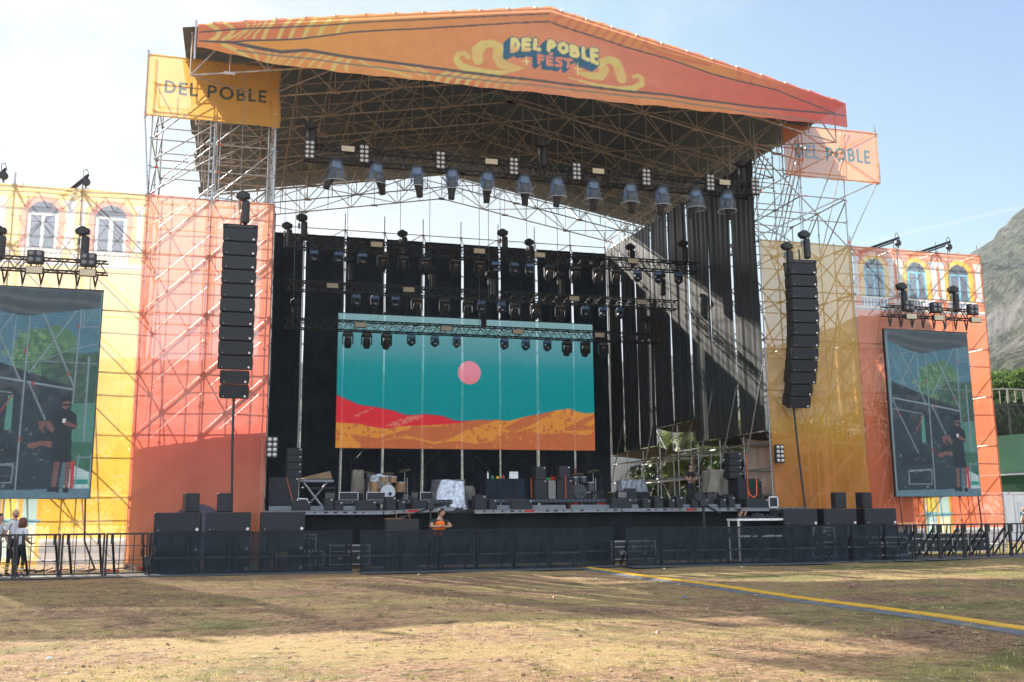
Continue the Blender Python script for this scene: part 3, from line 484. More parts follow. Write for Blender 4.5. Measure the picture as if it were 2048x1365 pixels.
# ---------------------------------------------------------------- trees
def leaf_mat(name, c): return mat(name, c, .6, 0, .35, 1.2, .3, translu=.35)
leafA = leaf_mat('bright_leaf', (.10, .17, .035)); leafB = leaf_mat('dark_leaf', (.045, .075, .025)); leafP = leaf_mat('palm_leaf', (.15, .19, .06)); bark = mat('bark', (.12, .09, .06), .9, 0, .3, 5, bump=.5)
def tree(name, label, cat, loc, h, rad, m, n, seed, group=None, ch=.62, size=.16, low=.25, squash=1.):
    r = np.random.default_rng(seed); t = thing(name, label, cat, loc, 0, group)
    tb = MB(); pts = []
    tb.tube((0, 0, -.2), (.1*rad, 0, h*.45), .05*h*.6, 8, r2=.03*h*.6)
    for k in range(7):
        a = r.random()*6.28; b = Vector((.1*rad, 0, h*(.3+.15*r.random()))); e = Vector((math.cos(a)*rad*.6, math.sin(a)*rad*.6, h*(.6+.3*r.random())))
        mid = (b+e)/2+Vector((0, 0, -.05*h)); tb.tube(b, mid, .018*h, 6, r2=.012*h); tb.tube(mid, e, .012*h, 5, r2=.004*h)
    tb.build('trunk', bark, t)
    nc = 38; C = []
    for k in range(nc):
        d = r.normal(0, 1, 3); d /= np.linalg.norm(d); q = d*(.55+.45*r.random())*np.array([rad, rad, h*(1-low)/2*squash]); q[2] += h*(low+(1-low)/2); C.append((q, rad*(.18+.2*r.random())))
    per = n//nc; V = []; F = []
    for q, cr in C:
        d = r.normal(0, 1, (per, 3)); d /= np.linalg.norm(d, axis=1)[:, None]; P = q+d*cr*(r.random((per, 1))**.5)*np.array([1.15, 1.15, .8])
        a = r.normal(0, 1, (per, 3)); a /= np.linalg.norm(a, axis=1)[:, None]; b = np.cross(a, r.normal(0, 1, (per, 3))); b /= np.linalg.norm(b, axis=1)[:, None]
        s = size*(.6+.8*r.random((per, 1))); V.append(np.stack([P-a*s, P-b*s*.5, P+a*s, P+b*s*.5], 1).reshape(-1, 3))
    V = np.concatenate(V); me = bpy.data.meshes.new('crown'); me.from_pydata(V.tolist(), [], np.arange(len(V)).reshape(-1, 4).tolist()); me.materials.append(m)
    obj('crown', me, t); return t
def P3(az, dist): return (3.19+dist*math.sin(R(az)), -34.156+dist*math.cos(R(az)), GZ)
tree('leafy_tree', 'bright green bushy tree above the arched fence beside the right wing', 'tree', P3(42.2, 92), 13.6, 3.1, leafA, 24000, 3, 'trees behind the fence', size=.15, low=.45)
tree('leafy_tree', 'pale green tree half hidden behind the right wing banner', 'tree', P3(40.6, 100), 13.0, 3.3, leafA, 9000, 4, 'trees behind the fence', size=.16, low=.4)
for i, (a, d, h, rr_) in enumerate(((41.3, 84, 10.0, 3.2), (42.9, 82, 10.2, 3.4), (44.4, 83, 11, 3.6), (39.8, 86, 10, 3.4))):
    tree('dark_tree', ['dense dark evergreen behind the green wall, beside the wing edge', 'dense dark evergreen behind the green wall at the photo edge', 'dark evergreen mostly beyond the right photo edge', 'dark evergreen behind the right side screen'][i], 'tree', P3(a, d), h, rr_, leafB, 16000, 20+i, 'dark evergreens behind the green wall', size=.15, low=.28)
for i, (a, d, h, rr_, mm) in enumerate(((24.5, 62, 6, 2.4, leafB), (26.5, 64, 7, 2.6, leafA), (29.0, 66, 7, 2.6, leafB), (31.5, 70, 8, 3, leafB), (22.6, 66, 7, 2.6, leafB), (33.4, 72, 8, 3, leafA), (-9, 66, 8, 3, leafB), (-5, 70, 8, 3, leafB), (35.4, 70, 9, 3.2, leafB), (37.6, 72, 9, 3.2, leafB))):
    tree('background_tree', ['dark tree behind the backstage container', 'light green tree seen through the gap under the side cloth', 'dark tree behind the parked backstage gear', 'dark tree behind the right sound tower', 'dark tree hidden behind the side cloth', 'light tree behind the yellow banner', 'tree faintly visible behind the left wing banner', 'tree behind the left orange banner', 'tree behind the right wing, left of its screen', 'tree behind the right wing screen'][i], 'tree', P3(a, d), h, rr_, mm, 4200, 40+i, 'trees behind the stage', size=.17, low=.15)
def palm(label, loc, h, seed):
    r = np.random.default_rng(seed); t = thing('palm_tree', label, 'palm tree', loc, 0, 'palms behind the stage')
    tb = MB(); prev = Vector((0, 0, -.2))
    for k in range(1, 9):
        q = Vector((.03*k*k*.1, 0, h*k/8)); tb.tube(prev, q, .17-.008*k, 8); prev = q
    tb.build('trunk', bark, t); V = []; F = []
    for k in range(46):
        a = r.random()*6.28; el = R(r.uniform(-55, 75)); L = r.uniform(1.3, 1.9); q = Vector(prev); dirv = Vector((math.cos(a)*math.cos(el), math.sin(a)*math.cos(el), math.sin(el))); side = Vector((-math.sin(a), math.cos(a), 0))
        n = 9; 
        for j in range(n):
            q2 = q+dirv*L/n; dirv = (dirv+Vector((0, 0, -.10))).normalized()
            for sg in (-1, 1):
                ll = .55*math.sin(math.pi*(j+1)/(n+1))+.1; e = q+(side*sg*.8+dirv*.6)*ll+Vector((0, 0, -.22*ll)); b = len(V); V += [tuple(q), tuple(q2), tuple(e)]; F.append((b, b+1, b+2))
            q = q2
    me = bpy.data.meshes.new('fronds'); me.from_pydata(V, [], F); me.materials.append(leafP); obj('crown', me, t)
palm('palm with drooping fronds framed by the gap under the side cloth', P3(25.6, 58), 6.4, 3); palm('shorter palm left of the framed palm behind the stage', P3(24.4, 60), 5.2, 5)
palm('palm to the right of the framed palm behind the stage', P3(27.6, 61), 6.2, 9)

# ---------------------------------------------------------------- right-hand background
greenw = mat('green_painted_wall', (.06, .16, .09), .7, 0, .12, .35); greend = mat('dark_green_band', (.025, .09, .035), .7, 0, .1, .4)
w = MB(); a = P3(38.5, 76); b = P3(46, 70)
def wallquad(mb, a, b, z0, z1, th=.3, mi=0):
    a = Vector(a); b = Vector(b); d = (b-a).normalized(); n = Vector((-d.y, d.x, 0))*th
    vs = [Vector((q.x, q.y, z)) for z in (z0, z1) for q in (a, b, b+n, a+n)]
    mb.add(vs, [(0, 3, 2, 1), (4, 5, 6, 7), (0, 1, 5, 4), (1, 2, 6, 5), (2, 3, 7, 6), (3, 0, 4, 7)], mi)
gw = thing('sports_wall', 'green painted concrete wall behind the white container', 'wall')
wallquad(w, a, b, GZ+3.4, GZ+6.6); w.build('upper_wall', greenw, gw)
w = MB(); a2 = P3(38.5, 75); b2 = P3(46, 69); wallquad(w, a2, b2, GZ-.2, GZ+3.95); w.build('lower_wall', greend, gw)
w = MB(); wallquad(w, P3(38.5, 74.9), P3(46, 68.9), GZ+3.952, GZ+4.07, .5); w.build('coping', whitep, gw)
ft = thing('arched_fence', 'white arched tube fence with dark netting above the green wall', 'fence')
w = MB(); zt = lambda k: GZ+9.2+.9*math.sin(k/16*math.pi*.9+.4)
Pk = [Vector(P3(39.2+k*.36, 77)) for k in range(19)]
for k in range(18):
    p, q = Pk[k], Pk[k+1]; p1, q1 = Vector((p.x, p.y, zt(k))), Vector((q.x, q.y, zt(k+1)))
    w.tube(p1, q1, .05); w.tube(p1-Vector((0, 0, 1.1)), q1-Vector((0, 0, 1.1)), .04); w.tube(p1, p1-Vector((0, 0, 1.1)), .035)
    w.tube(p1-Vector((0, 0, 1.1)), q1-Vector((0, 0, 2.0)), .03)
    if k % 4 == 0: w.tube((p.x, p.y, GZ+6), p1, .06)
w.build('tube_frame', mat('cream_tube', (.36, .34, .3), .6), ft)
w = MB(); wallquad(w, Pk[0], Pk[-1], GZ+6.4, GZ+9.1, .02); w.build('netting', mat('dark_netting', (.02, .03, .02), .9, trans=.55), ft)
# white site container at the right photo edge
ct = thing('site_container', 'white site office container at the right edge behind the barrier', 'container', (45.6, 13.9, GZ), 0)
w = MB(); w.bbox(0, 6, 0, 2.4, 0, 2.75, .04); w.build('body', mat('white_container_paint', (.68, .7, .72), .4, 0, .08, 2), ct)
w = MB()
for x in (0.02, .72, 2.2, 5.85): w.box(x, x+.1, -.03, 0, .05, 2.7)
w.box(0, 6, -.04, 0, 2.62, 2.75); w.build('frame', alu, ct)
w = MB(); w.box(.95, 1.9, -.02, 0, .1, 2.2); w.build('door', mat('pale_door', (.6, .62, .65), .4), ct)
w = MB(); w.box(1.05, 1.5, -.035, -.02, 1.35, 1.6); w.build('notice', mat('blue_notice', (.08, .3, .5), .5), ct)
w = MB(); w.box(.3, .42, -.045, -.041, 2.64, 2.72); w.build('red_badge', redb, ct)
# backstage: white cabin seen under the side cloth, red vehicle-like canopy
cb = thing('backstage_cabin', 'plain white backstage cabin seen under the side cloth', 'cabin', (24.9, 24.5, GZ), 0)
w = MB(); w.bbox(0, 3.1, 0, 3, 0, 5.2, .03); w.build('body', mat('cabin_white', (.62, .63, .64), .6, 0, .06, 1), cb)
w = MB(); w.box(-.01, 3.11, -.02, 0, 1.4, 1.43); w.box(-.01, 3.11, -.02, 0, 2.9, 2.93); w.build('seam', steel, cb)
cl = thing('low_building', 'long low building with red eaves behind the right backstage', 'building', (28, 40, GZ))
w = MB(); w.box(0, 18, 0, 6, 0, 4.6); w.build('wall', mat('pale_render', (.5, .47, .42), .9, 0, .1, .5), cl)
w = MB(); w.box(-.5, 18.5, -.6, 6.5, 4.6, 5.3); w.build('roof', mat('maroon_roof', (.2, .06, .06), .7), cl)
bx = MB(); tag(bx.box(-.9, .9, -.4, .4, 0, .35).tube((-.6, -.42, .05), (-.6, .42, .05), .2, 14).tube((.6, -.42, .05), (.6, .42, .05), .2, 14).build('red_trolley', redb, None, loc=(20.3, 13.5, 1.62)), 'low red wheeled trolley at the back right of the stage', 'trolley')

# ---------------------------------------------------------------- scaffolding
_tm = {}
def std_mesh(L):
    k = ('s', round(L, 2))
    if k not in _tm:
        b = MB().tube((0, 0, 0), (0, 0, L), .026, 8)
        z = .35
        while z < L-.05: b.tube((0, 0, z-.008), (0, 0, z+.008), .062, 8); z += .5 if L < 9 else 1.0
        _tm[k] = b.mesh('standard', [steel])
    return _tm[k]
def led_mesh(L, red):
    k = ('l', round(L, 2), red)
    if k not in _tm:
        b = MB().tube((.05, 0, 0), (L-.05, 0, 0), .025, 8)
        for x in (.03, L-.1): b.box(x, x+.07, -.035, .035, -.035, .035)
        if red: b.tube((.14, 0, 0), (.24, 0, 0), .031, 8, 1)
        _tm[k] = b.mesh('ledger', [steel, redpaint])
    return _tm[k]
cnt = {}
def tube_part(t, name, p, q, red=None):
    p = Vector(p); q = Vector(q); d = q-p; L = d.length
    if red is None: red = random.random() < .35
    if name == 'standard': me = std_mesh(L); rot = (d.to_track_quat('Z', 'Y')).to_euler()
    else: me = led_mesh(L, red); rot = d.to_track_quat('X', 'Z').to_euler()
    return obj(name, me, t, p, rot)
def scaffold(t, xs, ys, z0, z1, lv=2.0, diagx=(), diagy=(), skipfront=False, led_ys=None, top=0.):
    for x in xs:
        for y in ys: tube_part(t, 'standard', (x, y, z0), (x, y, z1+top))
    z = math.ceil(z0/lv)*lv
    while z <= z1+.01:
        for y in (led_ys or ys):
            for xa, xb in zip(xs, xs[1:]): tube_part(t, 'ledger', (xa, y, z), (xb, y, z))
        for x in xs:
            for ya, yb in zip(ys, ys[1:]): tube_part(t, 'ledger', (x, ya, z), (x, yb, z))
        z += lv
    for y, za, zb, sgn in diagx:
        z = za
        while z+lv <= zb+.01:
            for xa, xb in zip(xs, xs[1:]):
                a, b = (xa, xb) if sgn > 0 else (xb, xa)
                tube_part(t, 'diagonal_brace', (a, y+.05, z), (b, y+.05, z+lv))
            z += lv
    for x, za, zb, sgn in diagy:
        z = za
        while z+lv <= zb+.01:
            for ya, yb in zip(ys, ys[1:]):
                a, b = (ya, yb) if sgn > 0 else (yb, ya)
                tube_part(t, 'diagonal_brace', (x+.05, a, z), (x+.05, b, z+lv))
            z += lv
# left sound tower
TL = thing('scaffold_tower', 'left sound tower scaffold rising above the orange banner', 'scaffold tower', (0, 0, 0), 0, 'sound towers')
scaffold(TL, (0.02, 2.07, 4.12), (0.05, 2.1, 4.15), GZ, 16, diagx=((0.05, -0, 16, 1), (4.15, 0, 16, 1)), diagy=((0.02, 4, 16, 1), (4.12, 0, 16, -1)), top=.9)
for x, y in ((1.93, .2), (2.22, 2.3), (3.9, .25), (3.95, 2.3), (4.0, 4.3)): tube_part(TL, 'standard', (x, y, GZ), (x, y, 16.7))
for k in range(4):
    tube_part(TL, 'diagonal_brace', (.02, 1.0, 11.2+k*1.2), (2.07, 1.0, 12.7+k*1.2)); tube_part(TL, 'diagonal_brace', (2.07, 3.0, 10.8+k*1.2), (4.12, 3.0, 12.3+k*1.2))
for z in (13, 15): 
    for xa, xb in ((.02, 2.07), (2.07, 4.12)): tube_part(TL, 'ledger', (xa, .05, z), (xb, .05, z)); tube_part(TL, 'ledger', (xa, 4.15, z), (xb, 4.15, z))
tube_part(TL, 'outrigger_tube', (-.22, -.05, 14.8), (-.22, -.05, 17.2)); tube_part(TL, 'outrigger_tube', (-.22, -.05, 14.8), (.02, .05, 11.9))
tube_part(TL, 'banner_rail', (-.24, -.03, 14.82), (4.2, -.03, 14.82)); tube_part(TL, 'banner_rail', (-.24, -.03, 17.0), (4.2, -.03, 17.0))
# right sound tower
TR_ = thing('scaffold_tower', 'right sound tower scaffold with crossed braces above the yellow banner', 'scaffold tower', (0, 0, 0), 0, 'sound towers')
XR = (22.92, 24.93, 26.97)
scaffold(TR_, XR, (0.05, 2.1, 4.15), GZ, 14, diagx=((0.05, 0, 12, 1), (0.12, 0, 12, -1), (4.15, 0, 14, 1)), diagy=((22.92, 4, 14, 1), (26.97, 4, 14, -1)))
for i, x in enumerate(XR[:2]):
    for y in (0.05, 2.1, 4.15): tube_part(TR_, 'standard', (x, y, 14), (x, y, 16.9))
for k, (p, q) in enumerate((((22.95, .1, 15.9), (26.97, .1, 12)), ((22.95, .1, 12.2), (28.55, .1, 14.9)), ((24.93, .1, 16.9), (28.55, .1, 14.85)), ((26.97, .05, 12), (28.55, .05, 14.85)), ((24.93, .1, 12), (27.2, .1, 16.9)), ((26.97, .05, 12), (26.97, .05, 16.9)), ((22.95, .1, 14), (28.5, .1, 17)), ((26.97, 2.1, 12), (28.4, 2.1, 16.6)), ((22.95, 2.1, 14), (26.97, 2.1, 12)), ((22.95, 4.1, 12), (26.97, 4.1, 16)), ((22.95, 4.1, 16), (26.97, 4.1, 12)), ((23.9, 1, 12), (25.4, 1, 16.8)), ((24.2, 1.2, 12), (25.7, 1.2, 16.8)), ((24.5, 1.4, 12), (26.0, 1.4, 16.8)), ((24.8, 1.6, 12), (26.3, 1.6, 16.8)), ((23.0, 2.6, 12), (24.5, 2.6, 16.8)), ((23.3, 2.8, 12), (24.8, 2.8, 16.8)), ((23.6, 3., 12), (25.1, 3., 16.8)), ((23.9, 3.2, 12), (25.4, 3.2, 16.8)), ((25.6, 3.4, 12), (26.9, 3.4, 16.8)))):
    tube_part(TR_, 'diagonal_brace', p, q)
tube_part(TR_, 'standard', (28.57, -.02, 14.75), (28.57, -.02, 17.35)); tube_part(TR_, 'banner_rail', (24.1, -.03, 14.82), (28.6, -.03, 14.82)); tube_part(TR_, 'banner_rail', (24.1, -.03, 16.97), (28.6, -.03, 16.97))
tube_part(TR_, 'standard', (24.12, -.02, 14.7), (24.12, -.02, 17.1))
for z in (13, 15, 16): tube_part(TR_, 'ledger', (22.92, .05, z), (24.93, .05, z)); tube_part(TR_, 'ledger', (24.93, .05, z), (26.97, .05, z)); tube_part(TR_, 'ledger', (22.92, 2.1, z), (24.93, 2.1, z)); tube_part(TR_, 'ledger', (22.92, 4.15, z), (26.97, 4.15, z))
def lattice(t, name, p, q, h, nb, r=.022, m=None, zig=2):
    b = MB(); p = Vector(p); q = Vector(q); dn = Vector((0, 0, -h)); b.tube(p, q, r); b.tube(p+dn, q+dn, r)
    for k in range(nb):
        u, v, w_ = p.lerp(q, k/nb), p.lerp(q, (k+.5)/nb), p.lerp(q, (k+1)/nb); b.tube(u, v+dn, r*.8, 6); b.tube(v+dn, w_, r*.8, 6)
    return b.build(name, m or steel, t)
# facade wings
for side, (x0, n, lab) in enumerate(((-8.18, 4, 'left wing scaffold behind the pale yellow facade banner'), (27.06, 3, 'right wing scaffold behind the coral facade banner'))):
    wg = thing('wing_scaffold', lab, 'scaffold', (0, 0, 0), 0, 'facade wing scaffolds')
    xs = [x0+2.05*k for k in range(n+1)]
    scaffold(wg, xs, (0.05, 1.2), GZ, 12, diagx=((1.2, 0, 12, 1 if side else -1),), diagy=(), top=.45)
    lattice(wg, 'lattice_beam', (x0, 0.12, 11.9), (x0+2.05*n, 0.12, 11.9), .55, 3*n)
    lattice(wg, 'lattice_beam', (x0, 1.3, 11.2), (x0+2.05*n, 1.3, 11.2), .55, 3*n)
    for x in xs: tube_part(wg, 'buttress_tube', (x, 1.25, 9.5), (x, 4.2, GZ)); tube_part(wg, 'buttress_tube', (x, 1.25, 4.0), (x, 3.0, GZ))
    for k, x in enumerate(xs[:-1]): tube_part(wg, 'diagonal_brace', (x, .1, 12), (x+2.05, .1, 10)) if (k+side) % 2 else tube_part(wg, 'diagonal_brace', (x, .1, 10), (x+2.05, .1, 12))
# rear and side wall scaffolds
BW = thing('rear_scaffold', 'scaffold wall carrying the black backdrop behind the stage', 'scaffold')
bxs = [4.14+2.0733*k for k in range(10)]
for x in bxs:
    tube_part(BW, 'standard', (x, 16.75, GZ), (x, 16.75, 17.05)); tube_part(BW, 'standard', (x, 17.8, GZ), (x, 17.8, 15.9))
    tube_part(BW, 'raker', (x, 16.75, 16.2), (x+.6, 17.8, 15.3)); 
for xa, xb in zip(bxs, bxs[1:]):
    for z in (2, 6, 10, 14, 16.15): tube_part(BW, 'ledger', (xa, 16.75, z), (xb, 16.75, z))
for k, (xa, xb) in enumerate(zip(bxs, bxs[1:])):
    if k % 2: tube_part(BW, 'diagonal_brace', (xa, 16.8, 14.9), (xb, 16.8, 16.2))
    tube_part(BW, 'diagonal_brace', (xa, 17.8, 2+(k % 3)*4), (xb, 17.8, 6+(k % 3)*4))
SW = thing('side_scaffold', 'scaffold wall carrying the tall black side cloths on the right', 'scaffold', group='side wall scaffolds')
sys_ = [2.07*k for k in range(9)]
for y in sys_:
    tube_part(SW, 'standard', (22.95, y+.12, GZ), (22.95, y+.12, 16.2)); tube_part(SW, 'standard', (24.6, y+.12, GZ), (24.6, y+.12, 15.5 if y > 4 else 6))
for k, (ya, yb) in enumerate(zip(sys_, sys_[1:])):
    for z in (4.0, 8, 12, 16): tube_part(SW, 'ledger', (22.95, ya+.12, z), (22.95, yb+.12, z))
    tube_part(SW, 'ledger', (24.6, ya+.12, 4.0), (24.6, yb+.12, 4.0)); tube_part(SW, 'ledger', (24.6, ya+.12, 3.0), (24.6, yb+.12, 3.0))
    tube_part(SW, 'ledger', (22.9, ya+.12, 3.0), (22.9, yb+.12, 3.0))
    for za in (1.6, 3.8): tube_part(SW, 'diagonal_brace', (22.95, ya+.12, za+2), (22.95, yb+.12, za)) if k % 2 else tube_part(SW, 'diagonal_brace', (24.6, ya+.12, za), (24.6, yb+.12, za+2))
    tube_part(SW, 'diagonal_brace', (24.65, ya+.12, 8), (24.65, yb+.12, 12)) 
for y, z in ((2.07, 6.7), (4.14, 7.0), (0, 7.0), (10.35, 6.5), (14.5, 6.5), (8.28, 5.6)):
    tube_part(SW, 'raking_tube', (22.85, y+.12, z), (22.6, y+1.6, 3.0))
for y in sys_[:-1:1]: tube_part(SW, 'transom', (22.95, y+.12, 4.0), (24.6, y+.12, 4.0)); tube_part(SW, 'transom', (22.95, y+.12, 3.0), (24.6, y+.12, 3.0))
# cloth floor of the side balcony
pls = thing('side_balcony_cloth', 'dark cloth hung under the right side scaffold balcony', 'cloth')
def sag(x0, x1, y0, y1, z, amp, name):
    X, Y = np.meshgrid(np.linspace(x0, x1, 14), np.linspace(y0, y1, 20)); Z = z-amp*np.sin(np.pi*(X-x0)/(x1-x0))*(1+.3*np.sin(Y*3))
    return grid_obj(name, X, Y, Z, None, mat('brown_black_cloth', (.07, .055, .045), .7, 0, .2, 2), pls)
sag(22.8, 25.2, 10.4, 16.5, 4.55, .25, 'rear_sheet'); sag(22.8, 25.0, 6.2, 10.4, 5.42, .2, 'middle_sheet'); sag(22.8, 24.8, .1, 6.2, 4.4, .15, 'front_sheet')
LW = thing('side_scaffold', 'scaffold wall behind the left wing of the stage opening', 'scaffold', group='side wall scaffolds')
for y in sys_: tube_part(LW, 'standard', (4.1, y+.12, GZ), (4.1, y+.12, 16.2))
for ya, yb in zip(sys_, sys_[1:]):
    for z in (4, 8, 12, 16): tube_part(LW, 'ledger', (4.1, ya+.12, z), (4.1, yb+.12, z))

# ---------------------------------------------------------------- black cloths
def pleated(name, label, x0, x1, z0, z1, fn, seed, m, group, amp=.017, nx=60, nz=26):
    r = np.random.default_rng(seed); U, Z = np.meshgrid(np.linspace(0, 1, nx), np.linspace(z0, z1, nz)); W_ = x1-x0
    D = amp*np.sin(U*W_*2*np.pi/.42+r.random()*6+.25*Z*.3)*(.4+.6*np.sin(U*7+r.random()*6)**2)+amp*.7*np.sin(U*W_*2*np.pi/.95+r.random()*6+.12*Z)
    D += .012*np.sin(Z*.8+U*3+seed)
    Xc = x0+U*W_+.01*np.sin(Z*1.1+seed)
    X, Y = fn(Xc, D); Z = Z+(.154*(X-2)*(Z-z0)/(z1-z0) if 'left orange' in label else 0); o = grid_obj(name, X, Y, Z, None, m); return tag(o, label, 'stage cloth', group)
for k in range(9):
    xa, xb = 4.14+2.0733*k, 4.14+2.0733*(k+1)
    pleated('backdrop_cloth', '%s black backdrop cloth panel behind the stage, counting from the left' % ordn(k, 9), xa+.06+.03*(k % 2), xb-.045-.03*(k % 3 == 0), 1.5, 15.75, lambda X, D: (X, 16.55+D), k, drape2, 'backdrop cloths')
botz = [4.45, 4.42, 4.45, 5.43, 5.43, 4.6, 4.6, 4.55]
for k in range(8):
    ya, yb = 2.07*k, 2.07*(k+1)
    pleated('side_cloth', '%s tall black side cloth on the right wall, counting from the front' % ('frontmost' if k == 0 else 'rearmost' if k == 7 else ORD[k]), ya+.13, yb+.055, botz[k], 15.4+.07*k, lambda Y, D: (22.8+D*1.2, Y), 20+k, drape, 'side wall cloths')
    pleated('side_cloth', '%s tall black side cloth on the left wall, counting from the front' % ('frontmost' if k == 0 else 'rearmost' if k == 7 else ORD[k]), ya+.2, yb-.02, 1.5, (11.8 if k < 6 else 13.0+k*.3), lambda Y, D: (4.22+D, Y), 40+k, drape2, 'side wall cloths', nx=20, nz=8)

for x0, x1, y, z1, lab in ((-.12, 4.05, .42, 4.1, 'added beige cloth shading the foot of the left orange banner'), (23.1, 26.9, 2.3, 4.55, 'beige cloth hung low behind the right yellow banner')):  # left cloth is added to cast shade on the lower banner
    pleated('masking_cloth', lab, x0, x1, GZ, z1, lambda X, D, y=y: (X, y+D), 77, mat('added_beige_cloth', (.55, .45, .38), .8, 0, .15, 1.5, .1), 'masking cloths behind the tower banners')

# ---------------------------------------------------------------- air
hz = MB().box(-1750, 1950, -350, 1750, -2.0, 470); hm = bpy.data.materials.new('pale_air'); hm.use_nodes = True; nt = hm.node_tree; nt.nodes.clear()
o = N(nt, 'ShaderNodeOutputMaterial'); v = N(nt, 'ShaderNodeVolumePrincipled'); v.inputs['Color'].default_value = (.86, .92, 1.0, 1); v.inputs['Density'].default_value = .00016; v.inputs['Anisotropy'].default_value = .2
nt.links.new(v.outputs[0], o.inputs['Volume']); tag(hz.build('haze', hm, None), 'thin pale haze in the air', None, None, 'stuff')

pleated('masking_cloth', 'dark cloth hung behind the right side scaffold balcony', .4, 9.2, GZ, 3.7, lambda X, D: (25.4+D, X), 78, drape2, 'masking cloths behind the tower banners')
# ---------------------------------------------------------------- roof
RF = thing('stage_roof', 'huge gabled scaffold roof with grey corrugated sheets over the stage', 'roof')
fy, by = -2.45, 17.0
def eave(y): return 16.95+(y-fy)*.036
def ridge(y): return 19.2+(y-fy)*.031
XL, XC, XRr = 1.0, 13.45, 25.55
def sheet(name, xe):
    ys = np.arange(fy, by+.001, .0625); nx = 9; U = np.linspace(0, 1, nx)
    Yg, Ug = np.meshgrid(ys, U, indexing='ij'); ph = (Yg-fy)/.25*2*np.pi
    st = ((np.floor((Yg-fy)/2.6) % 2)*.12)*np.sign(xe-XC)
    X = XC+(xe-XC+st)*Ug; Z = ridge(Yg)+(eave(Yg)-ridge(Yg))*Ug+.03*np.sin(ph)
    return grid_obj(name, X, Yg, Z, None, corr, RF)
sheet('roof_sheet', XL); sheet('roof_sheet', XRr)
def roof_truss(y, r=.03):
    b = MB(); H = 1.35
    for s, xe in ((-1, XL+.3), (1, XRr-.3)):
        n = 10; top = []; bot = []
        for k in range(n+1):
            x = XC+(xe-XC)*k/n; zt = ridge(y)+(eave(y)-ridge(y))*k/n-.13
            top.append(Vector((x, y, zt))); bot.append(Vector((x, y, zt-H)))
        b.path(top, r, 6); b.path(bot, r, 6)
        for k in range(n):
            b.tube(top[k], bot[k+1], r*.8, 5) if k % 2 else b.tube(bot[k], top[k+1], r*.8, 5)
            b.tube(top[k], bot[k], r*.7, 5)
            if k % 3 == 0: b.box(bot[k].x-.18, bot[k].x+.18, y-.03, y+.03, bot[k].z-.06, bot[k].z+.03)
        b.tube(top[-1], bot[-1], r*.8, 5)
    return b.build('roof_truss', conv, RF)
tys = [fy+.35+k*2.37 for k in range(9)]
for y in tys: roof_truss(y); 
b = MB()
for k in range(0, 11):
    for xe in (XL+.3, XRr-.3):
        if k == 0 and xe > XC: continue
        x = XC+(xe-XC)*k/10; zt = lambda y: ridge(y)+(eave(y)-ridge(y))*k/10-.1
        b.tube((x, fy+.1, zt(fy)), (x, by-.1, zt(by)), .026, 6)
b.build('purlins', conv, RF)
b = MB()
for xe in (XL+.3, XRr-.3):
    for k in range(0, 10, 2):
        x0, x1 = XC+(xe-XC)*k/10, XC+(xe-XC)*(k+2)/10
        for i in range(0, 8):
            ya, yb = tys[i], tys[i+1]; z0 = lambda y, kk: ridge(y)+(eave(y)-ridge(y))*kk/10-1.48
            if (i+k//2) % 2: b.tube((x0, ya, z0(ya, k)), (x1, yb, z0(yb, k+2)), .022, 5)
            else: b.tube((x1, ya, z0(ya, k+2)), (x0, yb, z0(yb, k)), .022, 5)
            b.tube((x0, ya, z0(ya, k)), (x0, yb, z0(yb, k)+1.3), .02, 5)
b.build('bottom_bracing', conv, RF)
for lab, xx in (('eaves girder', 4.1), ('eaves girder', 22.9)):
    g = MB()
    for zz in (16.2, 15.2):
        g.tube((xx, -.2, zz), (xx, 17, zz+.3), .03, 6)
    for k in range(16): g.tube((xx, k*1.06, 16.2+.02*k), (xx, k*1.06+1.06 if k % 2 else k*1.06, 15.2+.02*k), .022, 5); g.tube((xx, k*1.06, 15.2+.02*k), (xx, k*1.06+1.06, 16.2+.02*k), .022, 5)
    g.build('eaves_girder', conv, RF)
# thin steel brackets on the banner top rail
b = MB(); tp = ART['G']['outline'][:6]
rail = [Vector((x, -2.46, z-.03)) for x, z in tp]; b.path(rail, .03, 6)
for (x0, z0), (x1, z1) in zip(tp, tp[1:]):
    n = max(1, int((x1-x0)/.95))
    for i in range(n): x = x0+(x1-x0)*(i+.5)/n; z = z0+(z1-z0)*(i+.5)/n; b.box(x-.04, x+.04, -2.5, -2.4, z-.05, z+.07)
b.tube((1.42, -2.46, 15.9), (1.42, -2.46, 17.25), .035, 8)
b.build('banner_rail', steel, RF)

# ---------------------------------------------------------------- banners
def banner_mat(name, trans, translu=.55, gain=1.):
    m = mat(name, (1, 1, 1), .9, 0, .05, 2, .04, trans=trans, translu=translu, attr=True); return m
bm_mesh = banner_mat('printed_mesh', .29, .40); bm_roof = banner_mat('printed_mesh_dense', .07, .22)
G = ART['G']; o_ = G['outline']; top = sorted(o_[:6]); bot = sorted(o_[6:])
nu, nv = 690, 84; U, V = np.meshgrid(np.linspace(top[0][0], top[-1][0], nu), np.linspace(0, 1, nv))
zt = np.interp(U, [p[0] for p in top], [p[1] for p in top]); zb = np.interp(U, [p[0] for p in bot], [p[1] for p in bot])
zt += .02*np.sin(U*6.6); zb += .03*np.abs(np.sin(U*2.6))
Z = zb+(zt-zb)*V; P = Paint(U, Z)
P.grad(U-.25*(Z-17)+.5*P.noise(.6, 3), [(0, (232, 150, 50)), (5, (235, 150, 55)), (11, (232, 135, 78)), (16, (226, 118, 92)), (20, (222, 92, 78)), (24, (216, 64, 62)), (26, (210, 48, 56))])
lbz = np.interp(U, [p[0] for p in G['lb']], [p[1] for p in G['lb']]); lcz = np.interp(U, [p[0] for p in G['lc']], [p[1] for p in G['lc']])
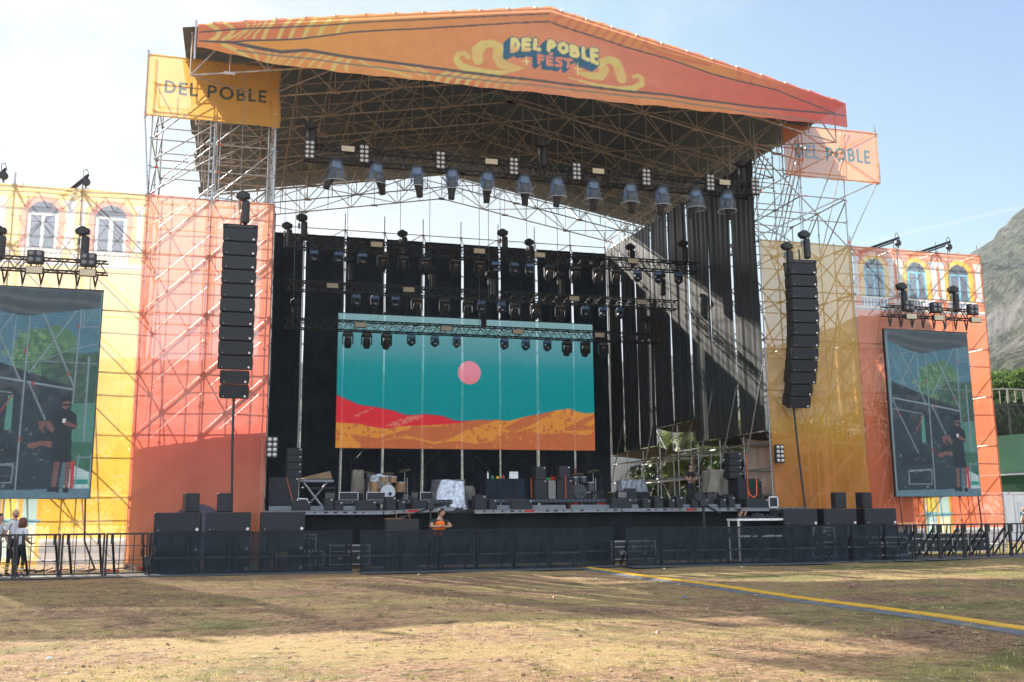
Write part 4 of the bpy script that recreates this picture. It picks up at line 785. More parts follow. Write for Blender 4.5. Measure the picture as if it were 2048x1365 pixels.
topm = ((Z > lbz) & (U > 2.7) | (U <= 2.7) & (Z > lcz)).astype(float); botm = (Z < lcz).astype(float)
P.mix(topm*np.clip(1-(U-4.4)/1.0, 0, 1), (222, 108, 62)); P.mix(topm*np.clip((U-12.5)/3, 0, 1)*np.clip((24-U)/4, 0, 1)*.8, (226, 140, 62))
P.mix(botm*np.clip((U-13)/4, 0, 1)*np.clip(1-(U-20)/3, 0, 1)*.7, (232, 140, 66)); P.mix(botm*np.clip(1-(U-1)/7, 0, 1)*.8, (228, 112, 60)); P.mix(botm*np.exp(-((U-10.3)/.9)**2)*.8, (216, 84, 60))
for pts, w_ in G['top_left']: P.stroke(pts, w_, (228, 200, 110), topm, .85)
for pts, w_ in G['bot']: P.stroke(pts, w_, (226, 196, 108) if pts[0][0] < 12.4 else (230, 150, 100), botm, .85 if pts[0][0] < 11 else .5)
for pts, w_ in G['top_right']: P.stroke(pts, w_, (214, 92, 66), topm, .75)
for pts, ws in G['swirl']: P.stroke(pts, [q*.72 for q in ws], (232, 208, 116), 1-botm, .85)
for pts in ([(9, 17.3), (12, 17.0), (15, 17.2), (17.6, 16.9)], [(11, 18.1), (13, 18.3), (15.5, 17.8)]): P.stroke(pts, [.1, .5, .5, .1][:len(pts)], (236, 150, 110), 1-botm, .3, soft=.3)
pc = (78, 40, 66); P.stroke(G['la'], .06, pc, None, .9); P.stroke(G['lb'], .06, pc); P.stroke(G['lc'], [.05, .1, .12, .12, .11, .1, .1, .1, .09, .08, .07, .06], pc); P.stroke(G['ld'], .06, (120, 110, 96), None, .9)
ex, ez = G['ext']
for f in np.linspace(1, 0, 12):
    sh = lambda pts: [(x+ex*f*1.3, z+ez*f*1.3) for x, z in pts]
    for pts in G['letters']: P.stroke(sh(pts), .215, (28, 74, 122))
    for pts in G['fest']: P.stroke([(x+ex*f*.9, z+ez*f*.9) for x, z in pts], .155, (28, 74, 122))
for pts in G['letters']:
    P.stroke(pts, .15, (244, 222, 140), soft=.015)
    P.stroke(pts, .15, (240, 168, 110), np.clip((17.62-(Z+.0)-.11*(U-13))*3.5, 0, 1), soft=.015)
for pts in G['fest']: P.stroke(pts, .105, (238, 128, 104), soft=.015)
for x, z in G['stars']:
    for d in ((.22, 0), (0, .26)): P.stroke([(x-d[0], z-d[1]), (x, z), (x+d[0], z+d[1])], [.0, .07, .0], (246, 226, 150), soft=.015)
Yb = -2.55+wrinkle(U, Z, .035, 4)*(1-.6*V)
gb = tag(grid_obj('festival_banner', U, Yb, Z, P.C, bm_roof), 'long orange gable banner with the festival name in blue shadowed letters', 'banner')

def seams(P, x0, x1, z0, z1, step=1.38):
    x = x0+step
    while x < x1-.2: P.stroke([(x, z0), (x, z1)], .03, (150, 80, 50), a=.22); x += step
    for q in ([(x0, z0), (x0, z1)], [(x1, z0), (x1, z1)], [(x0, z1), (x1, z1)]): P.stroke(q, .09, (120, 70, 45), a=.28)
    z = z0+.25
    while z < z1: P.disc(x0+.04, z, .018, (60, 50, 44)); P.disc(x1-.04, z, .018, (60, 50, 44)); z += .5
def letters(P, x0, x1, z0, z1, c, sh=(0, 0)):
    h = (z1-z0); k = (x1-x0)/6.95; w_ = .19
    def arc(cx, cz, rx, rz, a0, a1, n=16): return [(cx+rx*math.cos(R(a0+(a1-a0)*i/n)), cz+rz*math.sin(R(a0+(a1-a0)*i/n))) for i in range(n+1)]
    S = {'D': (.75, [[(.1, .1), (.1, .9)], [(.1, .9), (.3, .9)]+arc(.3, .5, .38, .4, 90, -90)+[(.1, .1)]]),
         'E': (.55, [[(.5, .9), (.1, .9), (.1, .1), (.5, .1)], [(.1, .5), (.46, .5)]]), 'L': (.5, [[(.1, .97), (.1, .1), (.48, .1)]]), ' ': (.3, []),
         'P': (.62, [[(.1, .03), (.1, .9), (.3, .9)]+arc(.3, .67, .25, .23, 90, -90)+[(.1, .44)]]), 'O': (.98, [arc(.49, .5, .4, .42, 0, 360, 26)]),
         'B': (.62, [[(.1, .9), (.28, .9)]+arc(.28, .7, .2, .2, 90, -90)+[(.1, .5)], [(.28, .5)]+arc(.3, .3, .25, .2, 90, -90)+[(.1, .1), (.1, .9)]])}
    x = x0
    for ch in 'DEL POBLE':
        wd, st = S[ch]
        for s_ in st: P.stroke([(x+a*k, z0+b*h) for a, b in s_], w_*h, c, soft=.015)
        x += (wd+.19)*k
    P.stroke([(x+.05+.05*math.cos(t), z0+.03+.05*math.sin(t)) for t in np.linspace(0, 6.3, 12)], .012, c, soft=.01)
def logo(name, label, x0, x1, z0, z1, base, tx, tcol, seed):
    X, Z = np.meshgrid(np.linspace(x0, x1, 230), np.linspace(z0, z1, 116)); P = Paint(X, Z, base); P.mix(.25*P.noise(.8, seed), (255, 205, 120))
    letters(P, *tx, tcol); seams(P, x0, x1, z0, z1)
    u = (X-x0)/(x1-x0); v = (Z-z0)/(z1-z0); Zd = Z-.05*np.abs(np.sin(u*9+seed))*(1-v); Y = -.1+wrinkle(X, Z, .03, seed)
    tag(grid_obj(name, X+.03*np.sin(Z*3)*(u > .9), Y, Zd, P.C, bm_mesh), label, 'banner', 'banners on the sound towers')
logo('name_banner', 'yellow mesh banner reading DEL POBLE high on the left tower', -.22, 4.24, 14.8, 17.0, (238, 172, 70), (.36, 3.78, 15.64, 16.1), (4, 62, 62), 2)
logo('name_banner', 'coral mesh banner reading DEL POBLE high on the right tower', 24.15, 28.6, 14.78, 16.98, (232, 132, 92), (24.68, 28.2, 15.6, 16.18), (0, 84, 92), 3)
# tower cloths
def tower(name, label, x0, x1, stops, circ, seed, groupn):
    X, Z = np.meshgrid(np.linspace(x0, x1, 150), np.linspace(-.12, 12.0, 340)); P = Paint(X, Z); P.grad(Z+.6*P.noise(.5, seed), stops)
    cx, cz, r_ = circ; P.disc(cx, cz, r_, (18, 58, 110)); P.disc(cx, cz, r_*.72, (30, 84, 140), .5)
    P.rect(cx-.25, cx+.25, -.1, .25, (60, 150, 150), .7)
    seams(P, x0, x1, -.12, 12.0)
    Y = -.07+wrinkle(X, Z, .035, seed)+.02*np.sin(X*2+Z*.4); L = np.clip((4.2-Z)/3, 0, 1); Y -= L*(.10*np.abs(np.sin(X*1.4+Z*.9+seed))+.05*np.sin(X*2.6-Z*2.1+seed)**2)
    tag(grid_obj(name, X, Y, Z, P.C, bm_mesh), label, 'banner', groupn)
tower('tower_banner', 'tall orange mesh banner on the left tower behind the speaker column', -.03, 4.17, [(0, (224, 134, 70)), (1.6, (220, 116, 84)), (4, (222, 92, 82)), (8, (238, 118, 98)), (12, (244, 158, 124))], (2.09, .9, .85), 5, 'tower banners')
tower('tower_banner', 'tall yellow mesh banner on the right tower behind the speaker column', 22.9, 27.02, [(0, (226, 140, 60)), (3, (226, 142, 56)), (5, (232, 168, 58)), (9, (228, 176, 84)), (12, (228, 186, 110))], (24.7, .62, .85), 6, 'tower banners')
# facade wings
def facade(label, x0, x1, wins, cols_, wall, wall2, ring, frame, door, left, seed):
    X, Z = np.meshgrid(np.linspace(x0, x1, 200), np.linspace(-.15, 12.0, 370)); P = Paint(X, Z, wall)
    if left: P.grad(Z+.25*P.noise(.7, seed), [(0, (244, 184, 60)), (4, (246, 190, 66)), (6.5, (246, 204, 110)), (8.9, (246, 214, 150)), (9.3, (244, 208, 150)), (12, (240, 204, 130))])
    else: P.grad(Z+.25*P.noise(.7, seed), [(0, (238, 112, 74)), (6, (242, 122, 84)), (9.3, (242, 130, 92)), (12, (240, 140, 104))])
    for cx in wins:
        P.rect(cx-.66, cx+.66, 9.9, 10.9, ring); P.disc(cx, 11.05, .68, ring, 1, .66)
        P.rect(cx-.72, cx-.58, 10.78, 10.98, ring); P.rect(cx+.58, cx+.72, 10.78, 10.98, ring)
        P.rect(cx-.47, cx+.47, 9.9, 11.05, (84, 96, 124)); m = ((np.hypot((X-cx)/.47, (Z-11.05)/.46) < 1) & (Z > 11.05)).astype(float); P.mix(m, (70, 82, 112))
        P.rect(cx-.47, cx+.47, 11.02, 11.1, frame); P.rect(cx-.47, cx-.38, 9.9, 11.05, frame); P.rect(cx+.38, cx+.47, 9.9, 11.05, frame); P.rect(cx-.05, cx+.05, 9.9, 11.05, frame)
        P.rect(cx-.33, cx-.1, 10.75, 10.95, (96, 110, 140)); P.rect(cx+.1, cx+.33, 10.75, 10.95, (96, 110, 140))
    for a, b in cols_:
        P.rect(a, b, 9.95, 11.55, (238, 232, 226)); P.rect(a-.06, b+.06, 11.4, 11.58, (226, 218, 214)); P.rect(a-.06, b+.06, 9.95, 10.08, (226, 218, 214))
        for k in range(3): P.rect(a+.05+k*(b-a-.1)/3, a+.07+k*(b-a-.1)/3, 10.1, 11.38, (196, 192, 204))
    for cx in wins:
        P.rect(cx-.62, cx+.62, 9.86, 9.93, (240, 234, 224)); P.rect(cx-.62, cx+.62, 9.54, 9.86, (120, 140, 176) if not left else (206, 186, 170))
        for k in range(8):
            bx_ = cx-.52+k*.15; P.disc(bx_, 9.66, .05, (242, 238, 232), 1, .08); P.rect(bx_-.025, bx_+.025, 9.54, 9.88, (242, 238, 232))
    P.rect(x0, x1, 9.44, 9.54, (242, 226, 206)); P.rect(x0, x1, 9.38, 9.44, (150, 160, 186)); 
    mids = [(a+b)/2 for a, b in zip(wins, wins[1:])]
    for mx_ in mids: P.rect(mx_-.15, mx_+.15, 9.58, 9.84, (246, 228, 214))
    P.rect(x0, x1, -.2, .66, (150, 150, 160)); P.rect(x0, x1, .6, .68, (206, 206, 210))
    a, b = door; P.rect(a, b, -.2, 2.6, (236, 172, 60)); P.rect(a+.12, b-.12, .1, 2.6, (176, 208, 208)); mid = (a+b)/2
    P.rect(mid-.05, mid+.05, -.2, 2.6, (236, 172, 60)); P.rect(a, b, 1.18, 1.28, (120, 180, 196)); P.rect(a+.15, mid-.1, 1.3, 2.0, (246, 214, 90)); P.rect(mid+.12, b-.15, .2, 1.1, (236, 232, 190)); P.rect(a, a+.06, -.2, 2.6, (90, 110, 120))
    seams(P, x0, x1, -.15, 12.0, 1.55)
    Y = -.06+wrinkle(X, Z, .03, seed)
    tag(grid_obj('facade_banner', X, Y, Z, P.C, bm_mesh), label, 'banner', 'printed facade banners')
facade('pale yellow facade banner with pink arched windows on the left wing', -8.2, -.03, [-7.27, -5.2, -3.13, -1.06], [(-2.44, -2.2), (-1.98, -1.84), (-.26, -.1), (-4.5, -4.28)], (240, 200, 120), None, (236, 150, 128), (236, 240, 236), (-3.75, -2.54), True, 11)
facade('coral facade banner with yellow ringed arched windows on the right wing', 27.05, 33.28, [28.0, 30.05, 32.11], [(27.04, 27.26), (28.69, 28.9), (29.1, 29.34), (30.8, 31.05), (31.16, 31.42), (32.93, 33.18)], (240, 130, 92), None, (246, 190, 66), (110, 186, 224), (29.42, 30.78), False, 12)

# ---------------------------------------------------------------- LED screens
EM = 1/2**EXPOSURE
def led_mat(name, trans, k=1.):
    m = bpy.data.materials.new(name); m.use_nodes = True; nt = m.node_tree; nt.nodes.clear(); o = N(nt, 'ShaderNodeOutputMaterial')
    a = N(nt, 'ShaderNodeAttribute', attribute_name='Col'); e = N(nt, 'ShaderNodeEmission'); e.inputs[1].default_value = EM*k
    tcn = N(nt, 'ShaderNodeTexCoord'); wv = N(nt, 'ShaderNodeTexWave', bands_direction='Z'); wv.inputs['Scale'].default_value = 3.2; wv.inputs['Distortion'].default_value = .0
    nt.links.new(tcn.outputs['Object'], wv.inputs[0]); mrn = N(nt, 'ShaderNodeMapRange'); mrn.inputs[3].default_value = .93; mrn.inputs[4].default_value = 1.04; nt.links.new(wv.outputs['Fac'], mrn.inputs[0])
    vm = N(nt, 'ShaderNodeVectorMath', operation='SCALE'); nt.links.new(a.outputs[0], vm.inputs[0]); nt.links.new(mrn.outputs[0], vm.inputs['Scale']); nt.links.new(vm.outputs[0], e.inputs[0])
    d = N(nt, 'ShaderNodeBsdfDiffuse'); d.inputs[0].default_value = (.02, .02, .025, 1); ad = N(nt, 'ShaderNodeAddShader'); nt.links.new(e.outputs[0], ad.inputs[0]); nt.links.new(d.outputs[0], ad.inputs[1])
    t = N(nt, 'ShaderNodeBsdfTransparent'); mx = N(nt, 'ShaderNodeMixShader'); mx.inputs[0].default_value = trans
    nt.links.new(ad.outputs[0], mx.inputs[1]); nt.links.new(t.outputs[0], mx.inputs[2]); nt.links.new(mx.outputs[0], o.inputs[0]); return m
ledm = led_mat('led_mesh_screen', .17, 1.04); leds = led_mat('led_side_screen', 0.0)
MS = ART['MS']; x0, x1, z0, z1 = 7.4, 19.46, 4.29, 10.31
scr = thing('video_screen', 'large see-through video screen showing desert dunes and a pink sun', 'video screen')
X, Z = np.meshgrid(np.linspace(x0, x1, 420), np.linspace(z0, z1, 210)); P = Paint(X, Z)
P.grad((Z-z0)/(z1-z0), [(.0, (0, 132, 138)), (.48, (0, 138, 142)), (.62, (26, 140, 146)), (.74, (80, 148, 156)), (.88, (104, 158, 166)), (.9, (122, 166, 172)), (1, (132, 172, 178))])
P.poly(MS['gold'], (208, 138, 58)); nzz = P.noise(6, 4)*.6+P.noise(14, 5)*.4
for q in MS['dark']: P.poly(q, (182, 100, 60))
gm_ = P.inside(MS['gold']).astype(float); dk = np.zeros(X.shape)
for q in MS['dark']: dk = np.maximum(dk, P.inside(q))
P.mix(gm_*(1-dk)*(nzz > .66), (182, 100, 60)); P.mix(gm_*dk*(nzz > .80), (206, 134, 56)); P.poly(MS['red'], (204, 46, 56))
for q in MS['speck']: P.mix(P.inside(q)*(P.noise(11, 8) > .45), (204, 110, 96))
P.stroke(MS['red'][:12], .03, (150, 40, 60)); s_ = MS['sun']; sr = (s_[2][0]-s_[1][0])/2; P.disc(s_[0][0], s_[0][1], sr, (224, 140, 158)); 
m = ((np.hypot(X-s_[0][0], Z-s_[0][1]) < sr)*np.clip((s_[0][1]+.1-Z)*1.2, 0, 1)); P.mix(m, (218, 124, 130))
grid_obj('display_panel', X, np.full(X.shape, 10.0), Z, P.C, ledm, scr, smooth=False)
b = MB()
for k in range(13): xx = x0+(x1-x0)*k/12; b.box(xx-.012, xx+.012, 10.02, 10.08, z0, z1)
for k in range(7): zz = z0+(z1-z0)*k/6; b.box(x0, x1, 10.02, 10.06, zz-.01, zz+.01)
b.build('panel_frame', blk, scr)
b = MB()
for k in range(25): xx = x0+.1+(x1-x0-.2)*k/24; b.box(xx-.03, xx+.03, 9.98, 10.1, z1, z1+.14); b.tube((xx, 10.02, z1+.14), (xx, 10.02, z1+1.1), .018, 5)
b.box(x0, x1, 9.97, 10.1, z1, z1+.03); b.build('hanging_bar', blk, scr)
SS = ART['SS']
def side_screen(xo, label):
    t = thing('side_screen', label, 'video screen', (xo, -.5, 0), 0, 'side video screens')
    X, Z = np.meshgrid(np.linspace(0, 3.92, 190), np.linspace(1.91, 8.5, 310)); P = Paint(X, Z, (92, 128, 138))
    P.grad(Z, [(1.9, (70, 100, 108)), (6, (96, 132, 140)), (7.7, (110, 148, 160))]); P.poly(SS['mount'], (74, 116, 134)); P.mix(P.inside(SS['mount'])*(P.noise(3, 2) > .55)*.5, (96, 132, 142))
    P.poly(SS['tree'], (84, 124, 92)); rt = np.random.default_rng(5)
    for k in range(420):
        a_, b_ = rt.normal(.62, .34), rt.normal(6.25, .55); px_, pz_ = 1.55+(a_-.62)*1.3+.5, b_
        if abs((px_-2.1)/1.05)**2+abs((pz_-6.1)/1.0)**2 < 1.15: P.disc(px_, pz_, rt.uniform(.03, .09), [(70, 106, 80), (98, 138, 94), (116, 152, 104), (60, 92, 76)][rt.integers(4)], .75)
    for k in range(160):
        px_, pz_ = rt.uniform(2.6, 3.9), rt.uniform(5.0, 6.1); P.disc(px_, pz_, rt.uniform(.03, .08), [(48, 74, 62), (66, 94, 76), (40, 62, 56)][rt.integers(3)], .7)
    P.poly(SS['hedge'], (52, 80, 66)); P.mix(P.inside(SS['hedge'])*(P.noise(8, 7) > .55)*.7, (78, 104, 84)); P.poly(SS['green1'], (76, 128, 112)); P.poly(SS['green2'], (50, 100, 76)); P.poly(SS['white'], (176, 200, 200)); P.rect(3.4, 3.85, 2.35, 2.5, (40, 140, 130))
    P.poly(SS['tent'], (32, 44, 52)); P.mix(P.inside(SS['tent'])*(P.noise(5, 9) > .6)*.35*np.clip((Z-4.6)*2, 0, 1), (96, 92, 90)); P.poly(SS['cloth_top'], (70, 80, 86)); P.mix(P.inside(SS['cloth_top'])*np.clip((8.5-Z)/.9, 0, 1)*.5, (40, 46, 52)); P.mix(P.inside(SS['cloth_top'])*np.clip(np.sin(X*2.2+Z*17+6*P.noise(.6, 3)), 0, 1)*.4, (112, 114, 116))
    P.poly(SS['gstrip'], (84, 140, 126))
    for q in SS['tubes']: P.stroke(q[0], q[1]*.75, (98, 118, 128)); P.stroke([(a+.01, b+.01) for a, b in q[0]], q[1]*.28, (150, 166, 174))
    for q in SS['red']: P.stroke(q[0], q[1]*.7, (150, 60, 60))
    P.poly(SS['floor'], (92, 122, 136)); P.poly(SS['boxes'], (22, 30, 36)); P.poly(SS['case1'], (112, 128, 136)); P.poly(SS['case1i'], (24, 32, 40))
    P.poly(SS['sit'], (20, 28, 34)); P.poly(SS['sitskin'], (120, 80, 72)); P.poly(SS['sitleg'], (122, 82, 72)); P.poly(SS['ext'], (176, 44, 46))
    for q in ('leg1', 'leg2', 'face', 'arm1', 'arm2'): pass
    P.poly(SS['man'], (18, 25, 32))
    for q in ('leg1', 'leg2', 'arm1', 'arm2'): P.poly(SS[q], (112, 76, 68))
    P.poly(SS['face'], (120, 86, 76)); P.rect(2.98, 3.2, 4.78, 4.84, (14, 16, 20)); P.poly(SS['cup'], (210, 216, 216)); P.poly(SS['shoe'], (16, 20, 24)); P.poly(SS['shoe2'], (16, 20, 24))
    lum = (.80+.22*P.noise(5, 31)+.2*P.noise(13, 32)); P.C *= lum[..., None]*.86
    hzr = np.random.default_rng(8)
    for k in range(90):
        a, b_ = hzr.uniform(.25, 2.9), hzr.uniform(2.2, 4.6); w1 = hzr.uniform(.02, .14); v1 = int(hzr.choice([30, 44, 60, 90, 120])); P.rect(a, a+w1, b_, b_+hzr.uniform(.01, .1), (v1, v1+8, v1+12), .6, P.inside(SS['tent'])*(1-P.inside(SS['man'])))
    P.mix(np.full(X.shape, .13)+.1*P.noise(9, 21)*P.noise(3, 4), (96, 118, 126))
    grid_obj('display_panel', X, np.zeros(X.shape), Z, P.C, leds, t, smooth=False)
    b = MB(); b.box(-.02, 3.94, .02, .12, 1.9, 8.5); b.box(-.03, 3.95, -.02, .1, 8.5, 8.54); b.box(-.035, 0, -.01, .1, 1.9, 8.5); b.build('cabinet', blk, t)
    b = MB(); b.box(-.1, .02, .06, .1, -.2, 2.0) if False else b.path([(.15, .05, 1.92), (.2, .05, 1.0), (.32, .05, .2), (.7, .1, -.28)], .02, 5); b.path([(3.8, .05, 1.92), (3.86, .05, .6), (4.2, .1, -.25)], .03, 5); b.build('cable', blkp, t)
side_screen(27.95, 'tall right side screen showing a man in black in front of mountains'); side_screen(-5.05, 'tall left side screen showing a man in black in front of mountains')

# ---------------------------------------------------------------- trusses, hoists, lights
def box_truss(name, label, x0, x1, y, z, w_=.42, h=.42, cat='truss', m=blk, parts=True, group='lighting trusses'):
    t = thing(name, label, cat, (0, 0, 0), 0, group)
    for yy in (y-w_/2, y+w_/2):
        for zz in (z, z-h): MB().tube((x0, yy, zz), (x1, yy, zz), .036 if h > .45 else .03, 8).build('chord', m, t)
    b = MB(); n = int((x1-x0)/.5); r = .018
    for k in range(n):
        xa, xm, xb = x0+(x1-x0)*k/n, x0+(x1-x0)*(k+.5)/n, x0+(x1-x0)*(k+1)/n
        for yy in (y-w_/2, y+w_/2): b.tube((xa, yy, z-h), (xm, yy, z), r, 4, cap=False); b.tube((xm, yy, z), (xb, yy, z-h), r, 4, cap=False)
        for zz in (z, z-h): b.tube((xa, y-w_/2, zz), (xm, y+w_/2, zz), r, 4, cap=False); b.tube((xm, y+w_/2, zz), (xb, y-w_/2, zz), r, 4, cap=False)
    b.build('lacing', m, t)
    if x1-x0 > 6:
        rq = random.Random(int(z*10)); b = MB(); x = x0
        pts = []
        while x < x1: pts += [(x, y-w_/2-.03, z-h*.15), (x+.25, y-w_/2-.05, z-h*.2-rq.uniform(.02, .2))]; x += rq.uniform(.45, .9)
        b.path(pts, .016, 5); x = x0+.3
        b.path([(a, yq+.12, zq-.1) for a, yq, zq in pts[1:]], .013, 5); b.build('cable_run', blkp, t)
    return t
T1Y, T2Y, T3Y, T4Y = .3, 5, 7.2, 9
T1Z = lambda x: 14.30+(x-5.1)*.009
box_truss('lighting_truss', 'long black front truss above the stage opening carrying covered lights', 5.15, 22.75, T1Y, 14.35, .5, .5)
box_truss('lighting_truss', 'upper rear black truss just below the top of the backdrop', 4.95, 22.6, T2Y, 12.25)
box_truss('lighting_truss', 'middle rear black truss above the video screen', 4.98, 22.6, T3Y, 11.0, .38, .38)
box_truss('lighting_truss', 'lowest rear black truss crossing in front of the video screen', 4.98, 22.5, T4Y, 9.76)
for b_x0, b_x1, b_lab in ((-5.35, -1.02, 'short black truss holding the left side screen'), (27.98, 32.2, 'short black truss holding the right side screen')):
    t = box_truss('screen_truss', b_lab, b_x0, b_x1, -.55, 9.44, .38, .38, group='side screen trusses')
    for k in range(8): xx = b_x0+.25+k*(b_x1-b_x0-.6)/7; MB().tube((xx-.08, -.55, 9.05), (xx, -.52, 8.62), .03, 5).tube((xx+.08, -.55, 9.05), (xx, -.52, 8.62), .03, 5).tube((xx, -.52, 8.64), (xx, -.5, 8.54), .02, 5, 1).build('sling', [blkp, steel], t)
def hoist_proto(loc, label, top):
    t = thing('chain_hoist', label, 'hoist', loc, 0, 'chain hoists')
    b = MB(); b.bbox(-.22, .22, -.13, .13, 0, .2, .04); b.bbox(-.13, .1, -.16, .16, -.05, .25, .04); b.build('motor', blkp, t)
    b = MB(); b.lathe([(.07, -.85), (.13, -.8), (.13, -.12), (.1, -.06)], (.1, 0, 0), n=10); b.build('chain_bag', blkp, t)
    MB().path([(-.1, 0, .2), (-.1, 0, top)], .012, 5).build('chain', steel_d, t); MB().tube((-.1, 0, -.9), (-.1, 0, 0), .012, 5).tube((-.1, 0, -.35), (-.1, 0, -.15), .05, 6).build('hook', steel_d, t)
    return t
for i, (x, y, z, top, lab) in enumerate(((5.39, T2Y, 13.0, 3.5, 'hoist at the left end of the upper rear truss'), (4.95, 8, 13.5, 3.5, 'hoist at the far left above the backdrop'), (9.92, 8, 13.5, 4.5, 'hoist left of centre against the sky above the backdrop'),
    (13.69, T2Y, 12.95, 4.8, 'large hoist near the middle of the upper rear truss'), (15.74, 8, 13.5, 4.5, 'hoist right of centre against the sky above the backdrop'), (13.3, 5.5, 11.25, 6, 'hoist hanging below the middle of the upper rear truss'),
    (7.5, 6.9, 11.9, 5, 'hoist on the left part of the middle rear truss'), (11.09, 7.2, 11.75, 6, 'hoist left of centre on the middle rear truss'), (16.94, 7.2, 11.85, 6, 'hoist right of centre on the middle rear truss'), (21.83, 7.2, 12.1, 4, 'hoist near the right end of the middle rear truss'),
    (21.96, T2Y, 13.05, 3.5, 'hoist near the right end of the upper rear truss'), (20.7, 8, 13.6, 3.2, 'small hoist above the backdrop near the right corner'), (21.89, T4Y, 10.4, 6, 'hoist near the right end of the lowest rear truss'), (13.75, T4Y, 10.6, 8, 'hoist at the middle of the lowest rear truss'), (5.45, 9, 10.4, 6, 'hoist at the left end of the lowest rear truss'),
    (5.34, T1Y, 15.0, 1.6, 'hoist at the left end of the front truss'), (13.99, T1Y, 15.15, 3.2, 'hoist above the middle of the front truss'), (22.4, T1Y, 15.1, 1.4, 'hoist at the right end of the front truss'),
    (3.11, -1.5, 11.62, 5.2, 'hoist above the left speaker column'), (23.95, -1.5, 11.75, 5.0, 'main hoist above the right speaker column'), (23.3, -1.3, 11.3, 5.4, 'small rear hoist on the right speaker column'),
    (-1.85, -.5, 10.35, 1.7, 'hoist on the left wing beside the orange banner'), (-4.3, -.5, 10.2, 1.8, 'hoist on the left wing at the photo edge'), (28.91, -.5, 10.2, 1.8, 'left hoist above the right side screen'), (31.37, -.5, 10.2, 1.8, 'right hoist above the right side screen'))):
    hoist_proto((x, y, z), 'black chain '+lab, top)
# hoist brackets on top of the wings
for i, x in enumerate((-4.3, -1.85, 28.91, 31.37)):
    t = thing('hoist_bracket', ['leftmost black bracket with pulley on top of the left wing', 'black bracket with pulley on the left wing beside the tower', 'left black bracket with pulley on top of the right wing', 'right black bracket with pulley on top of the right wing'][i], 'bracket', (x, 0, 12), 0, 'hoist brackets')
    MB().tube((-.9, .9, .05), (.05, -.55, .34), .05, 6).tube((-.9, .9, -.05), (.05, -.55, .24), .03, 6).build('arm', blk, t)
    MB().lathe([(.02, -.06), (.13, -.05), (.13, .05), (.02, .06)], (0, -.5, .12), 'y', 12).tube((0, -.5, .1), (0, -.5, -.1), .03, 6).build('pulley', blk, t)
    MB().path([(-.08, -.5, .3), (-.1, -.5, .5), (0, -.5, .56), (.06, -.5, .4)], .012, 5).build('hook_loop', blk, t)
def wash_head():
    t = thing('moving_head_light', 'x', 'stage light', (0, 0, 0), 0, 'moving head lights')
    MB().tube((-.1, 0, .02), (-.1, 0, .14), .03, 6).tube((.1, 0, .02), (.1, 0, .14), .03, 6).bbox(-.17, .17, -.12, .12, -.12, .02, .02).build('base', bluehead, t)
    MB().bbox(-.19, -.15, -.06, .06, -.38, -.08, .015).bbox(.15, .19, -.06, .06, -.38, -.08, .015).bbox(-.19, .19, -.07, .07, -.14, -.1, .015).build('yoke', blk, t)
    M = Matrix.Translation((0, 0, -.33)) @ Matrix.Rotation(R(-22), 4, 'X')
    hd = MB().lathe([(.03, .13), (.12, .1), (.14, .02), (.145, -.12), (.13, -.15)], axis='y', n=18, M=M).build('lamp_head', blk, t, smooth=True)
    MB().lathe([(.01, -.14), (.125, -.152), (.12, -.16), (.01, -.165)], axis='y', n=18, M=M).build('lens', lensd, hd, smooth=True)
    return t
def spot_head():
    t = thing('moving_head_light', 'x', 'stage light', (0, 0, 0), 0, 'moving head lights')
    MB().tube((-.12, 0, .02), (-.12, 0, .14), .03, 6).tube((.12, 0, .02), (.12, 0, .14), .03, 6).bbox(-.22, .22, -.15, .15, -.12, .02, .03).build('base', blk, t)
    MB().bbox(-.24, -.19, -.08, .08, -.5, -.08, .02).bbox(.19, .24, -.08, .08, -.5, -.08, .02).bbox(-.24, .24, -.08, .08, -.15, -.1, .015).build('yoke', blkp, t)
    M = Matrix.Translation((0, 0, -.42)) @ Matrix.Rotation(R(-58), 4, 'X') 
    hd = MB().lathe([(.05, .26), (.14, .22), (.17, .05), (.155, -.12), (.13, -.24), (.115, -.26)], axis='y', n=18, M=M).build('lamp_head', blkp, t, smooth=True)
    MB().lathe([(.01, -.255), (.1, -.262), (.1, -.27), (.01, -.272)], axis='y', n=18, M=M).build('lens', mat('amber_lens', (.3, .17, .1), .1), hd, smooth=True)
    return t
wp, spt = wash_head(), spot_head(); used = set()
def place(proto, loc, label, rz=0):
    if proto.name not in used:
        used.add(proto.name); proto.location = loc; proto.rotation_euler = (0, 0, rz); proto['label'] = label; return proto
    return dup(proto, loc, rz, label)
H2 = [5.91, 6.87, 7.82, 8.64, 9.49, 10.41, 11.64, 12.68, 13.37, 14.17, 14.85, 15.72, 16.87, 17.9, 18.74, 19.73, 20.7, 21.67]; K2 = 'wwwssssswwwssssWWW'
H3 = [7.85, 8.64, 9.53, 10.43, 11.66, 12.68, 13.3, 14.21, 14.8, 15.75, 16.91, 18.09, 18.93, 19.74]; K3 = 'wwwssswwsssWWW'
H4 = [7.73, 8.55, 9.42, 10.52, 11.58, 12.58, 14.8, 15.81, 16.85, 17.8, 18.7, 19.59]; K4 = 'ssswwwwwwsss'
for hs, ks, y, z, nm in ((H2, K2, T2Y, 11.72, 'upper rear truss'), (H3, K3, T3Y, 10.5, 'middle rear truss'), (H4, K4, T4Y, 9.22, 'lowest rear truss')):
    for i, (x, k) in enumerate(zip(hs, ks)):
        place(spt if k == 's' else wp, (x, y-.05, z), '%s moving head light on the %s, %s' % (ordn(i, len(hs)), nm, 'square bodied' if k == 's' else 'round faced'), rz=R(random.uniform(-12, 12)))
